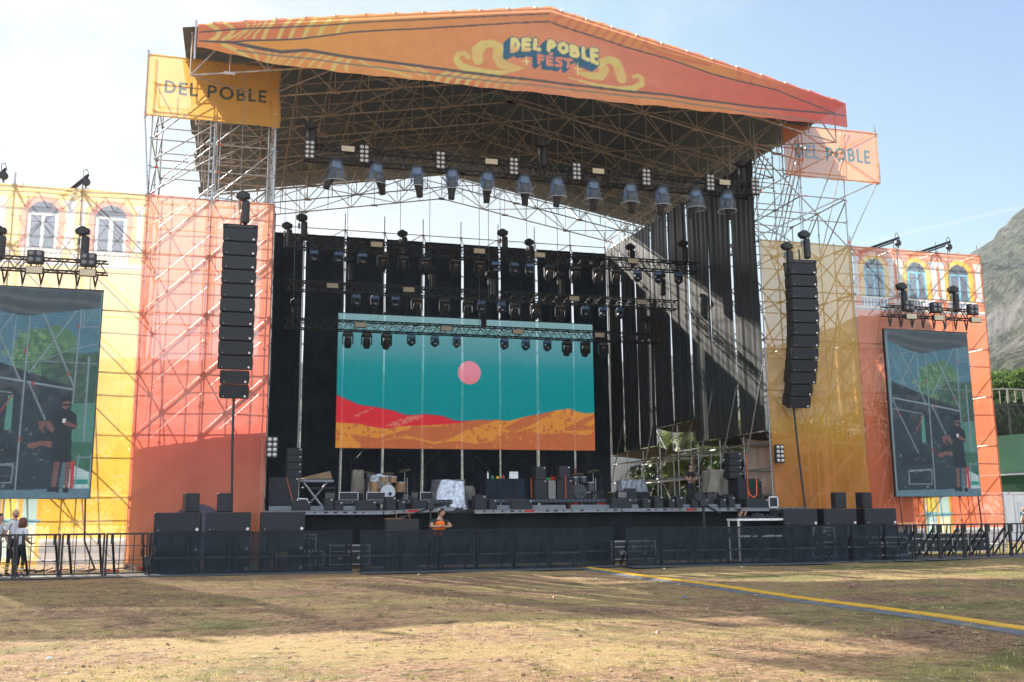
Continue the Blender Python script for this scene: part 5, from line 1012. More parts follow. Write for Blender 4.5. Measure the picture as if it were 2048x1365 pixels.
# covered heads on the front truss
def covered():
    t = thing('covered_light', 'x', 'stage light', (0, 0, 0), 0, 'stage lights in clear rain covers')
    MB().lathe([(.2, 0), (.3, -.02), (.3, -.07), (.28, -.08)], n=22).build('cover_ring', blkp, t, smooth=False)
    MB().bbox(-.17, .17, -.14, .14, -.34, -.05, .03).bbox(-.22, -.17, -.07, .07, -.62, -.2, .02).bbox(.17, .22, -.07, .07, -.62, -.2, .02).build('base_and_yoke', bluehead, t)
    M = Matrix.Translation((0, 0, -.62)) @ Matrix.Rotation(R(68), 4, 'X')
    MB().lathe([(.06, -.28), (.15, -.24), (.18, -.05), (.17, .1), (.165, .12), (.13, .28), (.13, .3), (.115, .52), (.1, .54)], axis='y', n=18, M=Matrix.Translation((0, 0, -.62)) @ Matrix.Rotation(R(-78), 4, 'X')).build('lamp_head', blkp, t, smooth=True)
    vs = []; n = 26; fs = []
    for k, (r_, z_) in enumerate(((.285, -.06), (.30, -.3), (.335, -.55), (.375, -.78), (.39, -.82))):
        for i in range(n): a = 2*math.pi*i/n; rr_ = r_*(1+.05*math.sin(a*5+k)*(k/4)); vs.append((rr_*math.cos(a), rr_*math.sin(a), z_+.02*math.sin(a*3)*(k > 2)))
    for k in range(4):
        for i in range(n): fs.append((k*n+i, k*n+(i+1) % n, (k+1)*n+(i+1) % n, (k+1)*n+i))
    MB().add(vs, fs).build('rain_cover', plastic_clear, t, smooth=True); b = MB()
    b.path([(.388*math.cos(2*math.pi*i/20), .388*math.sin(2*math.pi*i/20), -.82) for i in range(21)], .012, 5); b.build('cover_hoop', mat('clear_edge', (.5, .55, .6), .2), t); return t
cp = covered(); T1h = [6.26, 7.69, 9.18, 10.49, 11.81, 13.24, 14.55, 15.99, 17.52, 18.84, 20.3, 21.65]
for i, x in enumerate(T1h):
    o = place(cp, (x, T1Y-.1, 13.86+(x-6)*.006), '%s light in a clear plastic rain cover on the front truss' % ordn(i, 12), rz=random.uniform(-.4, .4))
    for ch in o.children:
        if ch.name.startswith('lamp_head'): ch.rotation_euler = (random.uniform(-.1, .14), (.3, -.32, -.1, .02, -.06, -.08, .03, -.05, -.08, .02, .2, -.12)[i], random.uniform(-.1, .1))
def blinder():
    t = thing('blinder_light', 'x', 'stage light', (0, 0, 0), 0, 'eight lamp blinder panels')
    MB().bbox(-.22, .22, -.08, .08, -.42, .46, .02).build('housing', blkp, t)
    for cx in (-.1, .1):
        for k in range(4): MB().lathe([(.075, 0), (.082, -.02), (.06, -.035), (.01, -.045)], (cx, -.08, -.3+k*.21), 'y', 14).build('lamp', lensm, t, smooth=True)
    return t
bp = blinder(); T1m = [5.3, 7.21, 9.98, 12.75, 15.22, 18.06, 20.77, 22.73]
for i, x in enumerate(T1m): place(bp, (x, T1Y-.42, 14.02+(x-5)*.006), '%s panel of eight round lamps on the front truss' % ordn(i, 8)).scale = (.84, .84, .8)
place(bp, (4.35, -.35, 3.55), 'low panel of eight round lamps at the left stage edge'); place(bp, (23.05, -.35, 3.5), 'low panel of eight round lamps at the right stage edge')
def worklight():
    t = thing('flood_light', 'x', 'stage light', (0, 0, 0), 0, 'cream faced flood panels')
    MB().bbox(-.26, .26, -.04, .06, -.12, .12, .015).build('housing', blkp, t); MB().box(-.23, .23, -.05, -.04, -.1, .1).build('diffuser', creamp, t); MB().tube((-.1, .02, .1), (-.1, .02, .2), .015, 5).tube((.1, .02, .1), (.1, .02, .2), .015, 5).build('bracket', blk, t); return t
fp = worklight()
for xs_, y, z, nm in (((6.64, 11.92, 16.13, 21.45), T1Y-.35, 14.22, 'front truss'), ((8.35, 12.6, 15.22, 19.42), T2Y-.3, 12.1, 'upper rear truss'), ((6.83, 10.04, 17.48, 20.72), T3Y-.3, 10.82, 'middle rear truss'), ((8.23, 12.05, 15.37, 19.32), T4Y-.3, 9.56, 'lowest rear truss')):
    for i, x in enumerate(xs_): place(fp, (x, y, z), '%s cream flood panel on the %s' % (ordn(i, 4), nm))
def quad():
    t = thing('four_lamp_light', 'x', 'stage light', (0, 0, 0), 0, 'four lamp floodlights')
    MB().bbox(-.24, .24, -.08, .1, -.22, .22, .02).build('housing', blkp, t)
    for cx in (-.11, .11):
        for cz in (-.1, .1): MB().lathe([(.08, 0), (.085, -.03), (.05, -.045)], (cx, -.08, cz), 'y', 12).build('lamp', mat('grey_lens', (.16, .16, .17), .15), t, smooth=True)
    return t
qp = quad()
for i, (x, lab) in enumerate(((-3.12, 'left four lamp floodlight on the left screen truss'), (-1.57, 'right four lamp floodlight on the left screen truss'), (28.89, 'leftmost four lamp floodlight on the right screen truss'), (30.19, 'middle four lamp floodlight on the right screen truss'), (31.95, 'rightmost four lamp floodlight on the right screen truss'))):
    place(qp, (x, -.85, 9.42), lab); place(fp, (x+.02, -.95, 8.98), lab.replace('four lamp floodlight on', 'cream flood panel under'))
# ---------------------------------------------------------------- line arrays
def array_box(w_, h=.44, d=.6):
    b = MB(); b.bbox(-w_/2, w_/2, 0, d, -h, 0, .015); t = thing('array_speaker', 'x', 'speaker'); b.build('cabinet', blkp, t)
    MB().box(-w_/2+.04, w_/2-.04, -.012, 0, -h+.03, -.03).build('grille', grille, t)
    MB().lathe([(.035, 0), (.035, -.01)], (w_/2-.1, -.012, -h+.08), 'y', 10).lathe([(.012, 0), (.012, -.006)], (-w_/2+.12, -.012, -h+.07), 'y', 8).build('badge', whitep, t)
    for s_ in (-1, 1): MB().box(s_*w_/2-.02, s_*w_/2+.022, .05, .11, -.40, -.03).box(s_*w_/2-.02, s_*w_/2+.032, .04, .12, -.26, -.18).build('rigging_link', blk, t)
    return t
for side, (xc, zt_, rz) in enumerate(((3.07, 10.62, 0.0), (23.85, 10.72, -.12))):
    nm = 'left' if side == 0 else 'right'
    fr = thing('speaker_rigging', 'black flying frame above the %s speaker column' % nm, 'rigging', (xc, -1.5, zt_), rz, 'speaker flying frames')
    MB().bbox(-.56, .56, .0, .12, 0, .14, .02).bbox(-.56, .56, .5, .62, 0, .14, .02).build('crossbar', blk, fr); MB().bbox(-.5, -.42, .0, .62, .02, .12, .01).bbox(.42, .5, .0, .62, .02, .12, .01).tube((0, .3, .1), (0, .3, .6), .03, 6).build('side_rail', blk, fr)
    big, sm = array_box(1.05), array_box(.88); n = 12; z = zt_; y = -1.5; ang = 0; x = xc
    for k in range(n):
        pr_ = big if k < 10 else sm; dA = (.0, .2)[0] if side == 0 else .0; ang = (0.0 if k < 5 else (k-4)*1.4) if side == 0 else (0 if k < 4 else (k-3)*2.6)
        lab = '%s cabinet from the top of the %s speaker column' % (ORD[k] if k else 'topmost', nm) if k < n-1 else 'lowest narrow cabinet of the %s speaker column' % nm
        if k == 0 or k == 10: o = pr_; o.location = (x, y, z); o.rotation_euler = (R(ang), 0, rz); o['label'] = lab; o['group'] = 'speakers in the %s column' % nm
        else: o = dup(pr_, (x, y, z), 0, lab, 'speakers in the %s column' % nm); o.rotation_euler = (R(ang), 0, rz)
        st_ = .468*math.sin(R(ang+.6)); z -= .468*math.cos(R(ang)); y += st_*math.cos(rz); x -= st_*math.sin(rz)*-1 if side else 0
    MB().path([(x, y+.3, z+.1), (x+.02, y+.2, z-1.5), (x+.1, y, GZ+1.2), (x+.15, y, 0.6)], .04, 6).build('speaker_cable', blkp, None)
    tag(bpy.data.objects['speaker_cable' if side == 0 else 'speaker_cable.001'], 'thick black cable hanging from the %s speaker column' % nm, 'cable', 'speaker column cables')
# subwoofers
def sub(w_=1.3, h=.57, d=1.0):
    t = thing('subwoofer', 'x', 'speaker', (0, 0, 0), 0, 'stacked subwoofers'); MB().bbox(0, w_, 0, d, 0, h, .015).build('cabinet', blkp, t); MB().box(.04, w_-.04, -.012, 0, .03, h-.03).build('grille', grille, t)
    MB().lathe([(.045, 0), (.045, -.01)], (w_-.09, -.012, .08), 'y', 12).lathe([(.014, 0), (.014, -.006)], (.13, -.012, .07), 'y', 8).build('badge', whitep, t); return t
sp_ = sub(); stacks = [(.98, 'leftmost'), (2.42, 'second'), (4.0, 'third'), (21.55, 'fourth'), (23.12, 'fifth'), (24.75, 'rightmost')]
for i, (x, nm) in enumerate(stacks):
    for k in range(3): place(sp_, (x, -3.0, GZ+.02+k*.575), '%s subwoofer in the %s stack in front of the stage' % (('bottom', 'middle', 'top')[k], nm if i in (0, 5) else nm+' from the left'))
def small_spk(w_, h):
    t = thing('small_speaker', 'x', 'speaker', (0, 0, 0), 0, 'small speakers on the subwoofers'); MB().bbox(0, w_, 0, .4, 0, h, .02).build('cabinet', blkp, t); MB().box(.03, w_-.03, -.012, 0, .03, h-.03).build('grille', grille, t)
    MB().box(w_/2-.09, w_/2+.09, -.018, -.012, h-.2, h-.12).build('horn_slot', blk, t); return t
z_ = GZ+.02+3*.575+.003; ss = small_spk(.42, .56)
for i, (x, y, rz, lab) in enumerate(((1.82, -2.9, .25, 'angled small speaker on the leftmost subwoofer stack'), (2.72, -2.9, 0, 'small speaker on the second subwoofer stack from the left'), (23.65, -2.9, -.2, 'small angled speaker on the fifth subwoofer stack'), (24.78, -2.9, .1, 'small speaker on the rightmost subwoofer stack'))):
    place(ss, (x, y, z_), lab, rz)
import bmesh
# ---------------------------------------------------------------- stage
DZ = 1.5
SG = thing('stage', 'raised stage deck with perforated aluminium front edge and black skirt', 'stage', (0, 0, 0))
MB().box(4.2, 10.2, -1.2, 16.4, DZ-.1, DZ).box(10.2, 10.95, -.2, 16.4, DZ-.1, DZ+.003).box(10.95, 23.0, -1.2, 16.4, DZ-.1, DZ).build('deck', mat('black_plywood_deck', (.05, .052, .055), .6, 0, .2, 4), SG)
b = MB()
for (xa, ya, xb, yb, za, zb) in ((4.15, -1.25, 7.9, -1.3, 1.43, 1.41), (7.95, -1.3, 10.2, -1.5, 1.41, 1.52), (10.98, -1.3, 16.2, -1.3, 1.42, 1.45), (16.25, -1.3, 23.6, -1.25, 1.45, 1.44)):
    p, q = Vector((xa, ya, za)), Vector((xb, yb, zb)); d = (q-p); L = d.length; ux = d.normalized(); ny = Vector((ux.y, -ux.x, 0)).normalized(); M = Matrix.Translation(p) @ Matrix(((ux.x, -ny.x, 0, 0), (ux.y, -ny.y, 0, 0), (ux.z, 0, 1, 0), (0, 0, 0, 1)))
    b.box(0, L, 0, .05, -.05, .055, 0, M); b.box(0, L, -.03, 0, .045, .06, 0, M); b.box(0, L, -.03, 0, -.06, -.045, 0, M); k = .3
    while k < L-.2:
        if random.random() < .75: b.box(k, k+random.choice((.06, .06, .13)), -.004, 0, -.025, .035, 1, M)
        k += .31
    if random.random() < .8: b.box(L*.33, L*.33+.35, -.006, 0, -.035, .04, 2, M)
b.build('edge_rail', [mat('dull_aluminium', (.24, .26, .29), .45, .6), blk, redb], SG)
U, Z = np.meshgrid(np.linspace(4.15, 23.3, 260), np.linspace(GZ, 1.38, 12)); Y = -1.05+.06*np.sin(U*5)*(.5+.5*np.sin(U*.9))+.02*np.sin(U*11)
grid_obj('skirt', U, Y, Z, None, mat('black_skirt_cloth', (.009, .012, .015), .8, 0, .4, 1.5, .2), SG)
for xa, xb in ((4.3, 7.2), (11.6, 14.3), (14.5, 17.0), (18.3, 21.0)): MB().box(xa, xb, -.95, -.75, DZ, DZ+.14).build('deck_sill', mat('pale_panel', (.16, .19, .22), .4, .3), SG)
def rbox(name, label, cat, x0, x1, y0, y1, z0, z1, m, group=None, extra=None, rz=0):
    t = thing(name, label, cat, (x0, y0, z0), rz, group); MB().bbox(0, x1-x0, 0, y1-y0, 0, z1-z0, .015).build('cabinet', m, t)
    if extra: extra(t, x1-x0, y1-y0, z1-z0)
    return t
def gr(t, w_, d, h): MB().box(.02, w_-.02, -.008, 0, .02, h-.02).build('grille', grille, t); MB().box(w_-.09, w_-.04, -.012, -.008, h-.07, h-.04).build('badge', whitep, t)
for i, (xa, xb, h) in enumerate(((5.00, 5.60, 0.26), (6.04, 6.32, 0.34), (6.36, 6.64, 0.24), (7.05, 7.71, 0.25), (8.03, 8.37, 0.38), (8.42, 8.67, 0.26), (8.91, 9.52, 0.27), (11.03, 11.42, 0.42), (11.52, 11.80, 0.29), (12.30, 13.05, 0.27), (15.92, 16.69, 0.30), (17.11, 17.41, 0.26), (17.56, 17.89, 0.39), (18.10, 18.34, 0.28), (18.39, 18.65, 0.37), (19.01, 19.65, 0.27), (20.10, 20.35, 0.29), (20.45, 20.71, 0.36), (21.15, 22.05, 0.28))):
    rbox('stage_monitor', '%s black monitor box from the left along the stage front edge' % ordn(i, 19), 'speaker', xa, xb, -1.12, -.6, DZ+.002, DZ+.05+h, blkp, 'monitors along the stage edge', gr)
# risers with lit strip fronts
def riser(lab, x0, x1, y0, y1, z, g='rolling risers'):
    t = thing('drum_riser', lab, 'riser', (0, 0, 0), 0, g); MB().box(x0, x1, y0, y1, z-.1, z).build('deck', mat('black_plywood_deck', (.05, .052, .055)), t); b = MB(); b.box(x0, x1, y0-.02, y0, z-.14, z+.005)
    k = x0+.05
    while k < x1-.08: b.box(k, k+.07, y0-.03, y0-.02, z-.09, z-.04, 1); k += .17
    b.build('front_strip', [blkp, mat('blue_grey_strip', (.08, .14, .2), .2)], t)
    for x in (x0+.15, x1-.15): MB().tube((x, y0+.1, DZ), (x, y0+.1, z-.1), .04, 8).build('leg', blk, t)
    return t
riser('long low riser carrying the drum kit on the left half', 6.5, 10.9, 1.9, 5.2, DZ+.38); riser('long low riser carrying the black draped table', 11.7, 18.5, 1.9, 5.2, DZ+.4); riser('short riser on the right beside the tarpaulin', 20.0, 21.9, 1.3, 2.0, DZ+.3)
RZ = DZ+.39
# drum kit
def drum(b, c, r, d, ax='y', n=20): b.lathe([(r, -d/2), (r, d/2)], c, ax, n)
def kit(x, y, z, lab, m, front, sc=1., foil=True):
    t = thing('drum_kit', lab, 'drum kit', (x, y, z), 0, 'drum kits')
    kb = MB().lathe([(.29, -.2), (.3, -.19), (.3, .19), (.29, .2)], (0, 0, .31), 'y', 24).build('bass_drum', m, t); MB().lathe([(.27, -.205), (.27, -.215), (.01, -.216)], (0, 0, .31), 'y', 24).lathe([(.07, -.217), (.07, -.225), (.01, -.226)], (.08, 0, .24), 'y', 12, 1).build('drum_head', [front, blk], kb)
    for (cx, cy_, cz, r, h, nm) in ((-.16, -.05, .78, .15, .2, 'tom'), (.2, -.02, .78, .16, .22, 'tom'), (.52, .05, .5, .2, .36, 'floor_tom'), (-.5, .05, .46, .18, .5, 'floor_tom')): MB().lathe([(r, -h/2), (r, h/2)], (cx, cy_, cz), 'z', 16).lathe([(r+.01, h/2-.02), (r+.01, h/2+.01)], (cx, cy_, cz), 'z', 16, 1).build(nm, [m, steel], t)
    b = MB(); 
    for (cx, cz) in ((-.62, 1.02), (.05, 1.0), (.68, 1.12), (.78, .85)):
        b.tube((cx, .1, 0), (cx, .1, cz), .014, 6); 
        for a in (0, 2.1, 4.2): b.tube((cx, .1, .25), (cx+.2*math.cos(a), .1+.2*math.sin(a), 0), .01, 5)
    b.build('stands', steel, t)
    for (cx, cz, a) in ((-.62, 1.02, .2), (.05, 1.0, -.1), (.68, 1.12, -.25)): MB().lathe([(.03, .03), (.24, 0), (.24, -.006), (.01, .01)], (cx, .1, cz), 'z', 20, M=Matrix.Rotation(a, 4, 'Y') @ Matrix.Rotation(.25, 4, 'X')).build('cymbal', mat('dull_bronze', (.10, .07, .035), .35, .8), t)
    return t
kit(8.75, 3.6, RZ, 'drum kit with pale bass drum head and wood coloured toms', mat('drum_wood', (.30, .18, .08), .3, 0, .3, 5), mat('pale_drum_head', (.55, .6, .63), .5))
kit(16.35, 3.6, RZ+.01, 'dark drum kit on the right of the black draped table', mat('dark_drum_shell', (.05, .06, .08), .25), mat('dark_drum_head', (.04, .05, .06), .3))
def crumple(name, label, cat, x0, x1, y0, y1, z0, z1, m, seed, n=26, amp=.07, prof=None, group=None):
    r = np.random.default_rng(seed); cx, cy_ = (x0+x1)/2, (y0+y1)/2; V = []; F = []; nn = 40
    for i in range(n):
        v = i/(n-1)
        for k in range(nn):
            a = 2*math.pi*k/nn; c_, s_ = math.cos(a), math.sin(a); rr = 1/max(abs(c_), abs(s_)); rr = min(rr, 1.25)
            rad = (1-.25*v) if prof is None else prof(v, a)
            rad *= math.cos(max(0, v-.75)*math.pi*1.9) if v > .75 else 1
            f = 1+amp*math.sin(a*9+seed+2*math.sin(v*5))*(1-v*.4)+amp*.6*math.sin(a*17+v*9)
            V.append((cx+c_*rr*rad*(x1-x0)/2*f, cy_+s_*rr*rad*(y1-y0)/2*f, z0+(z1-z0)*(min(v/.75, 1) if v < .75 else 1)+.04*math.sin(a*4+seed)*v))
    for i in range(n-1):
        for k in range(nn): F.append((i*nn+k, i*nn+(k+1) % nn, (i+1)*nn+(k+1) % nn, (i+1)*nn+k))
    F.append(tuple(range((n-1)*nn, n*nn)))
    return tag(MB().add(V, F).build(name, m, None, smooth=True), label, cat, group)
crumple('foil_cover', 'crumpled silver cover over instruments right of the drum kit', 'cover', 10.25, 11.7, 2.2, 3.4, RZ-.35, RZ+.72, silver, 3, prof=lambda v, a: 1.0-.35*v+.05*math.sin(a*3))
crumple('foil_cover', 'silver cover heaped behind the drum kit', 'cover', 8.0, 9.1, 4.2, 4.9, RZ, RZ+1.0, silver, 8); crumple('grey_sheet', 'grey sheet hung behind the cymbals on the left of the drum kit', 'cover', 7.5, 8.0, 4.3, 4.7, RZ, RZ+1.15, tarp, 5, amp=.12)
crumple('grey_sheet', 'grey sheet lying right of the silver covered instruments', 'cover', 11.6, 12.1, 3.2, 3.7, RZ, RZ+.5, tarp, 6)
# keyboards
t = thing('keyboard_rig', 'keyboard stand with pale covers at the far left of the stage', 'keyboard', (5.5, 2.4, DZ))
MB().bbox(0, 1.15, 0, .4, 1.02, 1.12, .02).build('keyboard', mat('grey_cover', (.28, .3, .33), .6), t); MB().bbox(.05, 1.25, .1, .5, .78, .86, .02).build('lower_keyboard', blkp, t)
MB().tube((.1, 0, 0), (.9, 0, 1.0), .025).tube((.9, 0, 0), (.1, 0, 1.0), .025).tube((.1, .4, 0), (.9, .4, 1.0), .025).tube((.9, .4, 0), (.1, .4, 1.0), .025).build('stand', steel, t)
MB().add([(-.1, .1, 1.14), (1.1, .1, 1.16), (1.05, .5, 1.45), (.4, .5, 1.3), (0, .4, 1.18)], [(0, 1, 2, 3, 4)]).build('brown_cover', card, t)
# DJ table
t = thing('draped_table', 'long table under a black cloth in the middle of the stage', 'table', (12.25, 2.3, RZ+.012)); MB().box(0, 1.5, 0, .7, .72, .76).build('table_top', blkp, t)
U, Z = np.meshgrid(np.linspace(0, 1.5, 60), np.linspace(0.01, .765, 8)); grid_obj('cloth_front', U, -.02+.02*np.sin(U*22), Z, None, drape2, t)
MB().box(-.02, 0, 0, .7, 0, .76).box(1.5, 1.52, 0, .7, 0, .76).build('cloth_side', drape2, t)
for i, (x, h, r, m, lab, nm) in enumerate(((.12, .28, .035, whitep, 'white bottle at the left end of the black draped table', 'bottle'), (.3, .12, .05, greenb, 'small green cup on the black draped table', 'cup'), (.5, .1, .06, yellow, 'yellow tub on the black draped table', 'tub'), (.72, .14, .05, redb, 'red can on the black draped table', 'can'))):
    tag(MB().lathe([(r, 0), (r, h*.7), (r*.4, h*.8), (r*.4, h)], n=12).build(nm, m, None, loc=(12.25+x, 2.45, RZ+.012+.765)), lab, nm)
t = thing('laptop', 'open silver laptop on the black draped table', 'laptop', (13.2, 2.4, RZ+.78)); MB().bbox(0, .34, 0, .24, 0, .02, .004).build('keyboard_base', alu, t); MB().box(0, .34, .0, .012, .02, .26).build('lid', alu, t)
# amp stacks and cases
for i, (x, z0, w_, h, m, lab) in enumerate(((14.15, 0, .5, .72, blkp, 'black amplifier cabinet right of the draped table'), (14.2, .725, .42, .5, blkp, 'small black speaker on the amplifier cabinet right of the table'), (15.05, 0, .62, .74, blkp, 'black amplifier cabinet with an orange strap'), (15.15, .745, .45, .5, blkp, 'angled black speaker on the strapped amplifier cabinet'), (14.7, 0, .3, .7, steel_d, 'open metal rack between the amplifier cabinets'))):
    rbox('amplifier', lab, 'amplifier', x, x+w_, 2.3, 2.8, RZ+.015+z0, RZ+.015+z0+h, m, None, gr if m is blkp else None)
for x, z, m, lab in ((14.66, .72, greenb, 'green case on top of the metal rack'), (14.98, .76, redb, 'red case between the amplifier cabinets')): rbox('equipment_case', lab, 'case', x, x+.33, 2.85, 3.2, RZ+.015+z-.3, RZ+.015+z+.1, m, 'coloured cases')
for x0, z0, x1, z1, y, lab in ((13.95, RZ+.8, 13.97, RZ+.05, 2.1, 'orange strap at the right end of the draped table'), (15.35, RZ+.9, 15.36, RZ+.03, 2.2, 'orange strap over the amplifier cabinet'), (4.86, 3.0-.35, 5.12, 1.72, .3, 'orange strap on the left stage speaker stack'), (22.02, 3.55, 22.04, 1.65, .35, 'orange strap on the right stage speaker stack')):
    tag(MB().box(-.025, .025, 0, .01, 0, 1).build('cargo_strap', orange, None), lab, 'strap', 'orange straps'); o = [q for q in bpy.data.objects if q.name.startswith('cargo_strap')][-1]
    d = Vector((x1-x0, 0, z1-z0)); o.location = (x0, y, z0); o.scale = (1, 1, d.length); o.rotation_euler = d.to_track_quat('Z', 'Y').to_euler()
t = MB().path([(22.05, .36, 2.2), (22.1, .33, 2.0), (22.25, .3, 1.9), (22.38, .3, 2.0), (22.42, .33, 2.6)], .02, 5).build('hanging_strap', orange, None); tag(t, 'looped orange strap beside the right stage speaker stack', 'strap')
# side stacks
for (x, rz_, nm, xs_) in ((4.3, 0, 'left', 4.88), (21.75, 0, 'right', 21.5)):
    rbox('stage_subwoofer', 'large subwoofer cabinet on stage at the %s edge' % nm, 'speaker', x, x+1.0, .55, 1.4, DZ+.002, DZ+1.12, blkp, 'stage edge subwoofers', gr)
    for k in range(4): rbox('side_fill_speaker', '%s small speaker of the side fill stack at the %s edge' % (('lowest', 'second lowest', 'second highest', 'topmost')[k], nm), 'speaker', xs_, xs_+.52, .7, 1.15, DZ+1.125+k*.252, DZ+1.125+k*.252+.245, blkp, 'side fill speakers', gr)
rbox('stage_crate', 'white edged black box at the left stage corner', 'case', 5.2, 5.55, -.4, 0, DZ+.002, DZ+.4, blkp, None, lambda t, w_, d, h: MB().box(0, w_, -.012, 0, 0, .03).box(0, w_, -.012, 0, h-.03, h).box(0, .03, -.012, 0, 0, h).box(w_-.03, w_, -.012, 0, 0, h).build('frame', whitep, t))
rbox('stage_crate', 'white framed fan box at the right stage corner', 'case', 22.35, 22.75, -.6, -.2, DZ+.002, DZ+.42, blkp, None, lambda t, w_, d, h: MB().box(0, w_, -.012, 0, 0, .04).box(0, w_, -.012, 0, h-.04, h).box(0, .04, -.012, 0, 0, h).box(w_-.04, w_, -.012, 0, 0, h).build('frame', whitep, t))
for i in range(7):
    x = (6.9, 7.9, 9.9, 13.0, 17.2, 18.9, 19.6)[i]; rbox('equipment_case', '%s low black equipment case on the rear half of the stage' % ordn(i, 7), 'case', x, x+.7, 3.0 if i < 3 else 5.6, 3.6 if i < 3 else 6.1, (RZ if i < 3 else DZ)+.003, (RZ if i < 3 else DZ)+(.3 if i < 3 else .75), blkp, 'black equipment cases on stage', lambda t, w_, d, h: MB().box(0, w_, -.01, 0, 0, .02).box(0, w_, -.01, 0, h-.02, h).box(0, .02, -.01, 0, 0, h).box(w_-.02, w_, -.01, 0, 0, h).build('edging', alu, t))
for i, (x, y, h) in enumerate(((7.35, 3.3, 1.9), (9.8, 3.8, 1.5), (10.2, 3.9, 1.8), (12.6, 3.0, 1.6), (13.4, 3.1, 1.5), (17.3, 3.6, 1.4), (18.0, 3.2, 1.2))):
    t = thing('microphone_stand', '%s microphone stand from the left on the stage risers' % ordn(i, 7), 'microphone stand', (x, y, RZ+.012), 0, 'microphone stands')
    b = MB().tube((0, 0, 0), (0, 0, h*.7), .012, 6).tube((0, 0, h*.7), (.5*(-1)**i, -.1, h), .01, 6)
    for a in (0, 2.1, 4.2): b.tube((0, 0, .12), (.3*math.cos(a), .3*math.sin(a), 0), .01, 5)
    b.build('stand', blk, t); MB().tube((.5*(-1)**i, -.1, h), (.62*(-1)**i, -.12, h-.03), .022, 8).build('microphone', blkp, t)
rg = random.Random(21)
for i in range(22):
    x = 6.6+i*.68+rg.uniform(-.2, .2); y = rg.uniform(1.95, 4.9) if x < 18.3 else rg.uniform(2.4, 6.5); zb_ = (RZ+.015 if 1.9 < y < 5.2 and (x < 10.4 or 11.7 < x < 18) else DZ+.002)
    if 8 < x < 9.7 and y < 4.3 or 12 < x < 14 and y < 3.1 or 10.2 < x < 11.8: y = 4.95
    w_ = rg.uniform(.2, .5); h_ = rg.uniform(.15, .55)
    rbox('stage_box', '%s small dark box from the left among the instruments on the stage' % ordn(i, 22), 'box', x, x+w_, y, y+.3, zb_, zb_+h_, blkp, 'small dark boxes among the instruments', lambda t, w, d, h: MB().box(.02, w-.02, -.01, 0, h*.2, h*.8).build('panel', rg.choice((grille, grille, lensd, steel_d)), t), rz=rg.uniform(-.3, .3))
b = MB()
for i in range(60):
    x = rg.uniform(5, 22); y = rg.uniform(-.4, 1.8); pts = [(x, y, DZ+.02)]
    for k in range(6): x += rg.uniform(-.1, .25); y += rg.uniform(-.12, .12); pts.append((x, y, DZ+.02+rg.uniform(0, .08)))
    b.path(pts, .014, 5)
tag(b.build('stage_cables', blkp, None), 'loose black cables lying along the front of the stage deck', 'cables', None, 'stuff')
crumple('tarpaulin', 'large beige tarpaulin over equipment on the right of the stage', 'tarpaulin', 21.15, 22.5, 1.6, 3.0, DZ, DZ+1.5, tarp, 12, prof=lambda v, a: 1.0-.12*v*(1+.8*math.cos(a))-(.3*v if math.cos(a) < 0 else 0))
t = thing('round_stage_light', 'round black lamp on a stand in front of the beige tarpaulin', 'stage light', (21.75, 1.35, DZ)); MB().tube((0, 0, 0), (0, 0, 1.1), .025).build('stand', blk, t); MB().lathe([(.04, .18), (.15, .12), (.2, -.05), (.19, -.08)], (0, 0, 1.28), 'y', 20).build('lamp_head', blkp, t, smooth=True); MB().lathe([(.01, -.06), (.12, -.075), (.12, -.082), (.01, -.083)], (0, 0, 1.28), 'y', 16).build('lens', lensm, t)
for i, (x, y, z0) in enumerate(((19.9, 2.2, DZ), (20.7, 1.1, DZ+.0), (21.3, .9, DZ), (20.2, 1.2, DZ))): crumple('covered_gear', '%s small heap of black covered gear near the tarpaulin' % ordn(i, 4), 'cover', x, x+.6, y, y+.5, z0, z0+.5+.1*(i % 2), blkp, 30+i, amp=.1, group='black covered gear')
for i, x in enumerate((18.9, 19.4)): crumple('clear_cover', '%s translucent plastic cover over a mixing desk at the rear right' % ('left', 'right')[i], 'cover', x, x+.75, 5.5, 6.2, DZ+.76, DZ+1.25, mat('milky_plastic', (.3, .33, .38), .3, 0, .2, 5, .6, bump=.6), 50+i, amp=.1, group='plastic covers')
rbox('mixing_desk', 'black mixing desk at the rear right of the stage', 'desk', 18.5, 20.2, 5.5, 6.3, DZ+.002, DZ+.74, blkp)
# camera tripod in the pit
t = thing('camera_tripod', 'tall black tripod with a camera arm in front of the stage', 'tripod', (9.3, -2.2, GZ)); b = MB()
for a in (.4, 2.5, 4.6): b.tube((0, 0, 1.5), (.45*math.cos(a), .45*math.sin(a), 0), .025, 6); b.tube((.06, 0, 1.5), (.45*math.cos(a)+.05, .45*math.sin(a), .3), .012, 5)
b.tube((0, 0, .8), (0, 0, 1.9), .035).build('legs', blk, t); MB().path([(-.9, 0, 1.55), (0, 0, 1.85), (.7, 0, 2.0)], .03, 6).bbox(-.12, .12, -.12, .12, 1.8, 2.05).build('arm', blkp, t); MB().bbox(-1.0, -.8, -.06, .06, 1.45, 1.6).build('counterweight', blk, t)
t = thing('camera_crane', 'black camera crane base in front of the stage on the right', 'tripod', (18.9, -2.2, GZ)); MB().tube((0, 0, 0), (0, 0, 1.9), .05).tube((-.3, 0, 2.1), (.8, .3, 1.6), .04).tube((.05, 0, 1.2), (.5, 0, 0), .02).tube((-.05, 0, 1.2), (-.5, 0, 0), .02).build('arm', blk, t); MB().bbox(-.15, .15, -.1, .1, 1.85, 2.05).build('head', blkp, t)
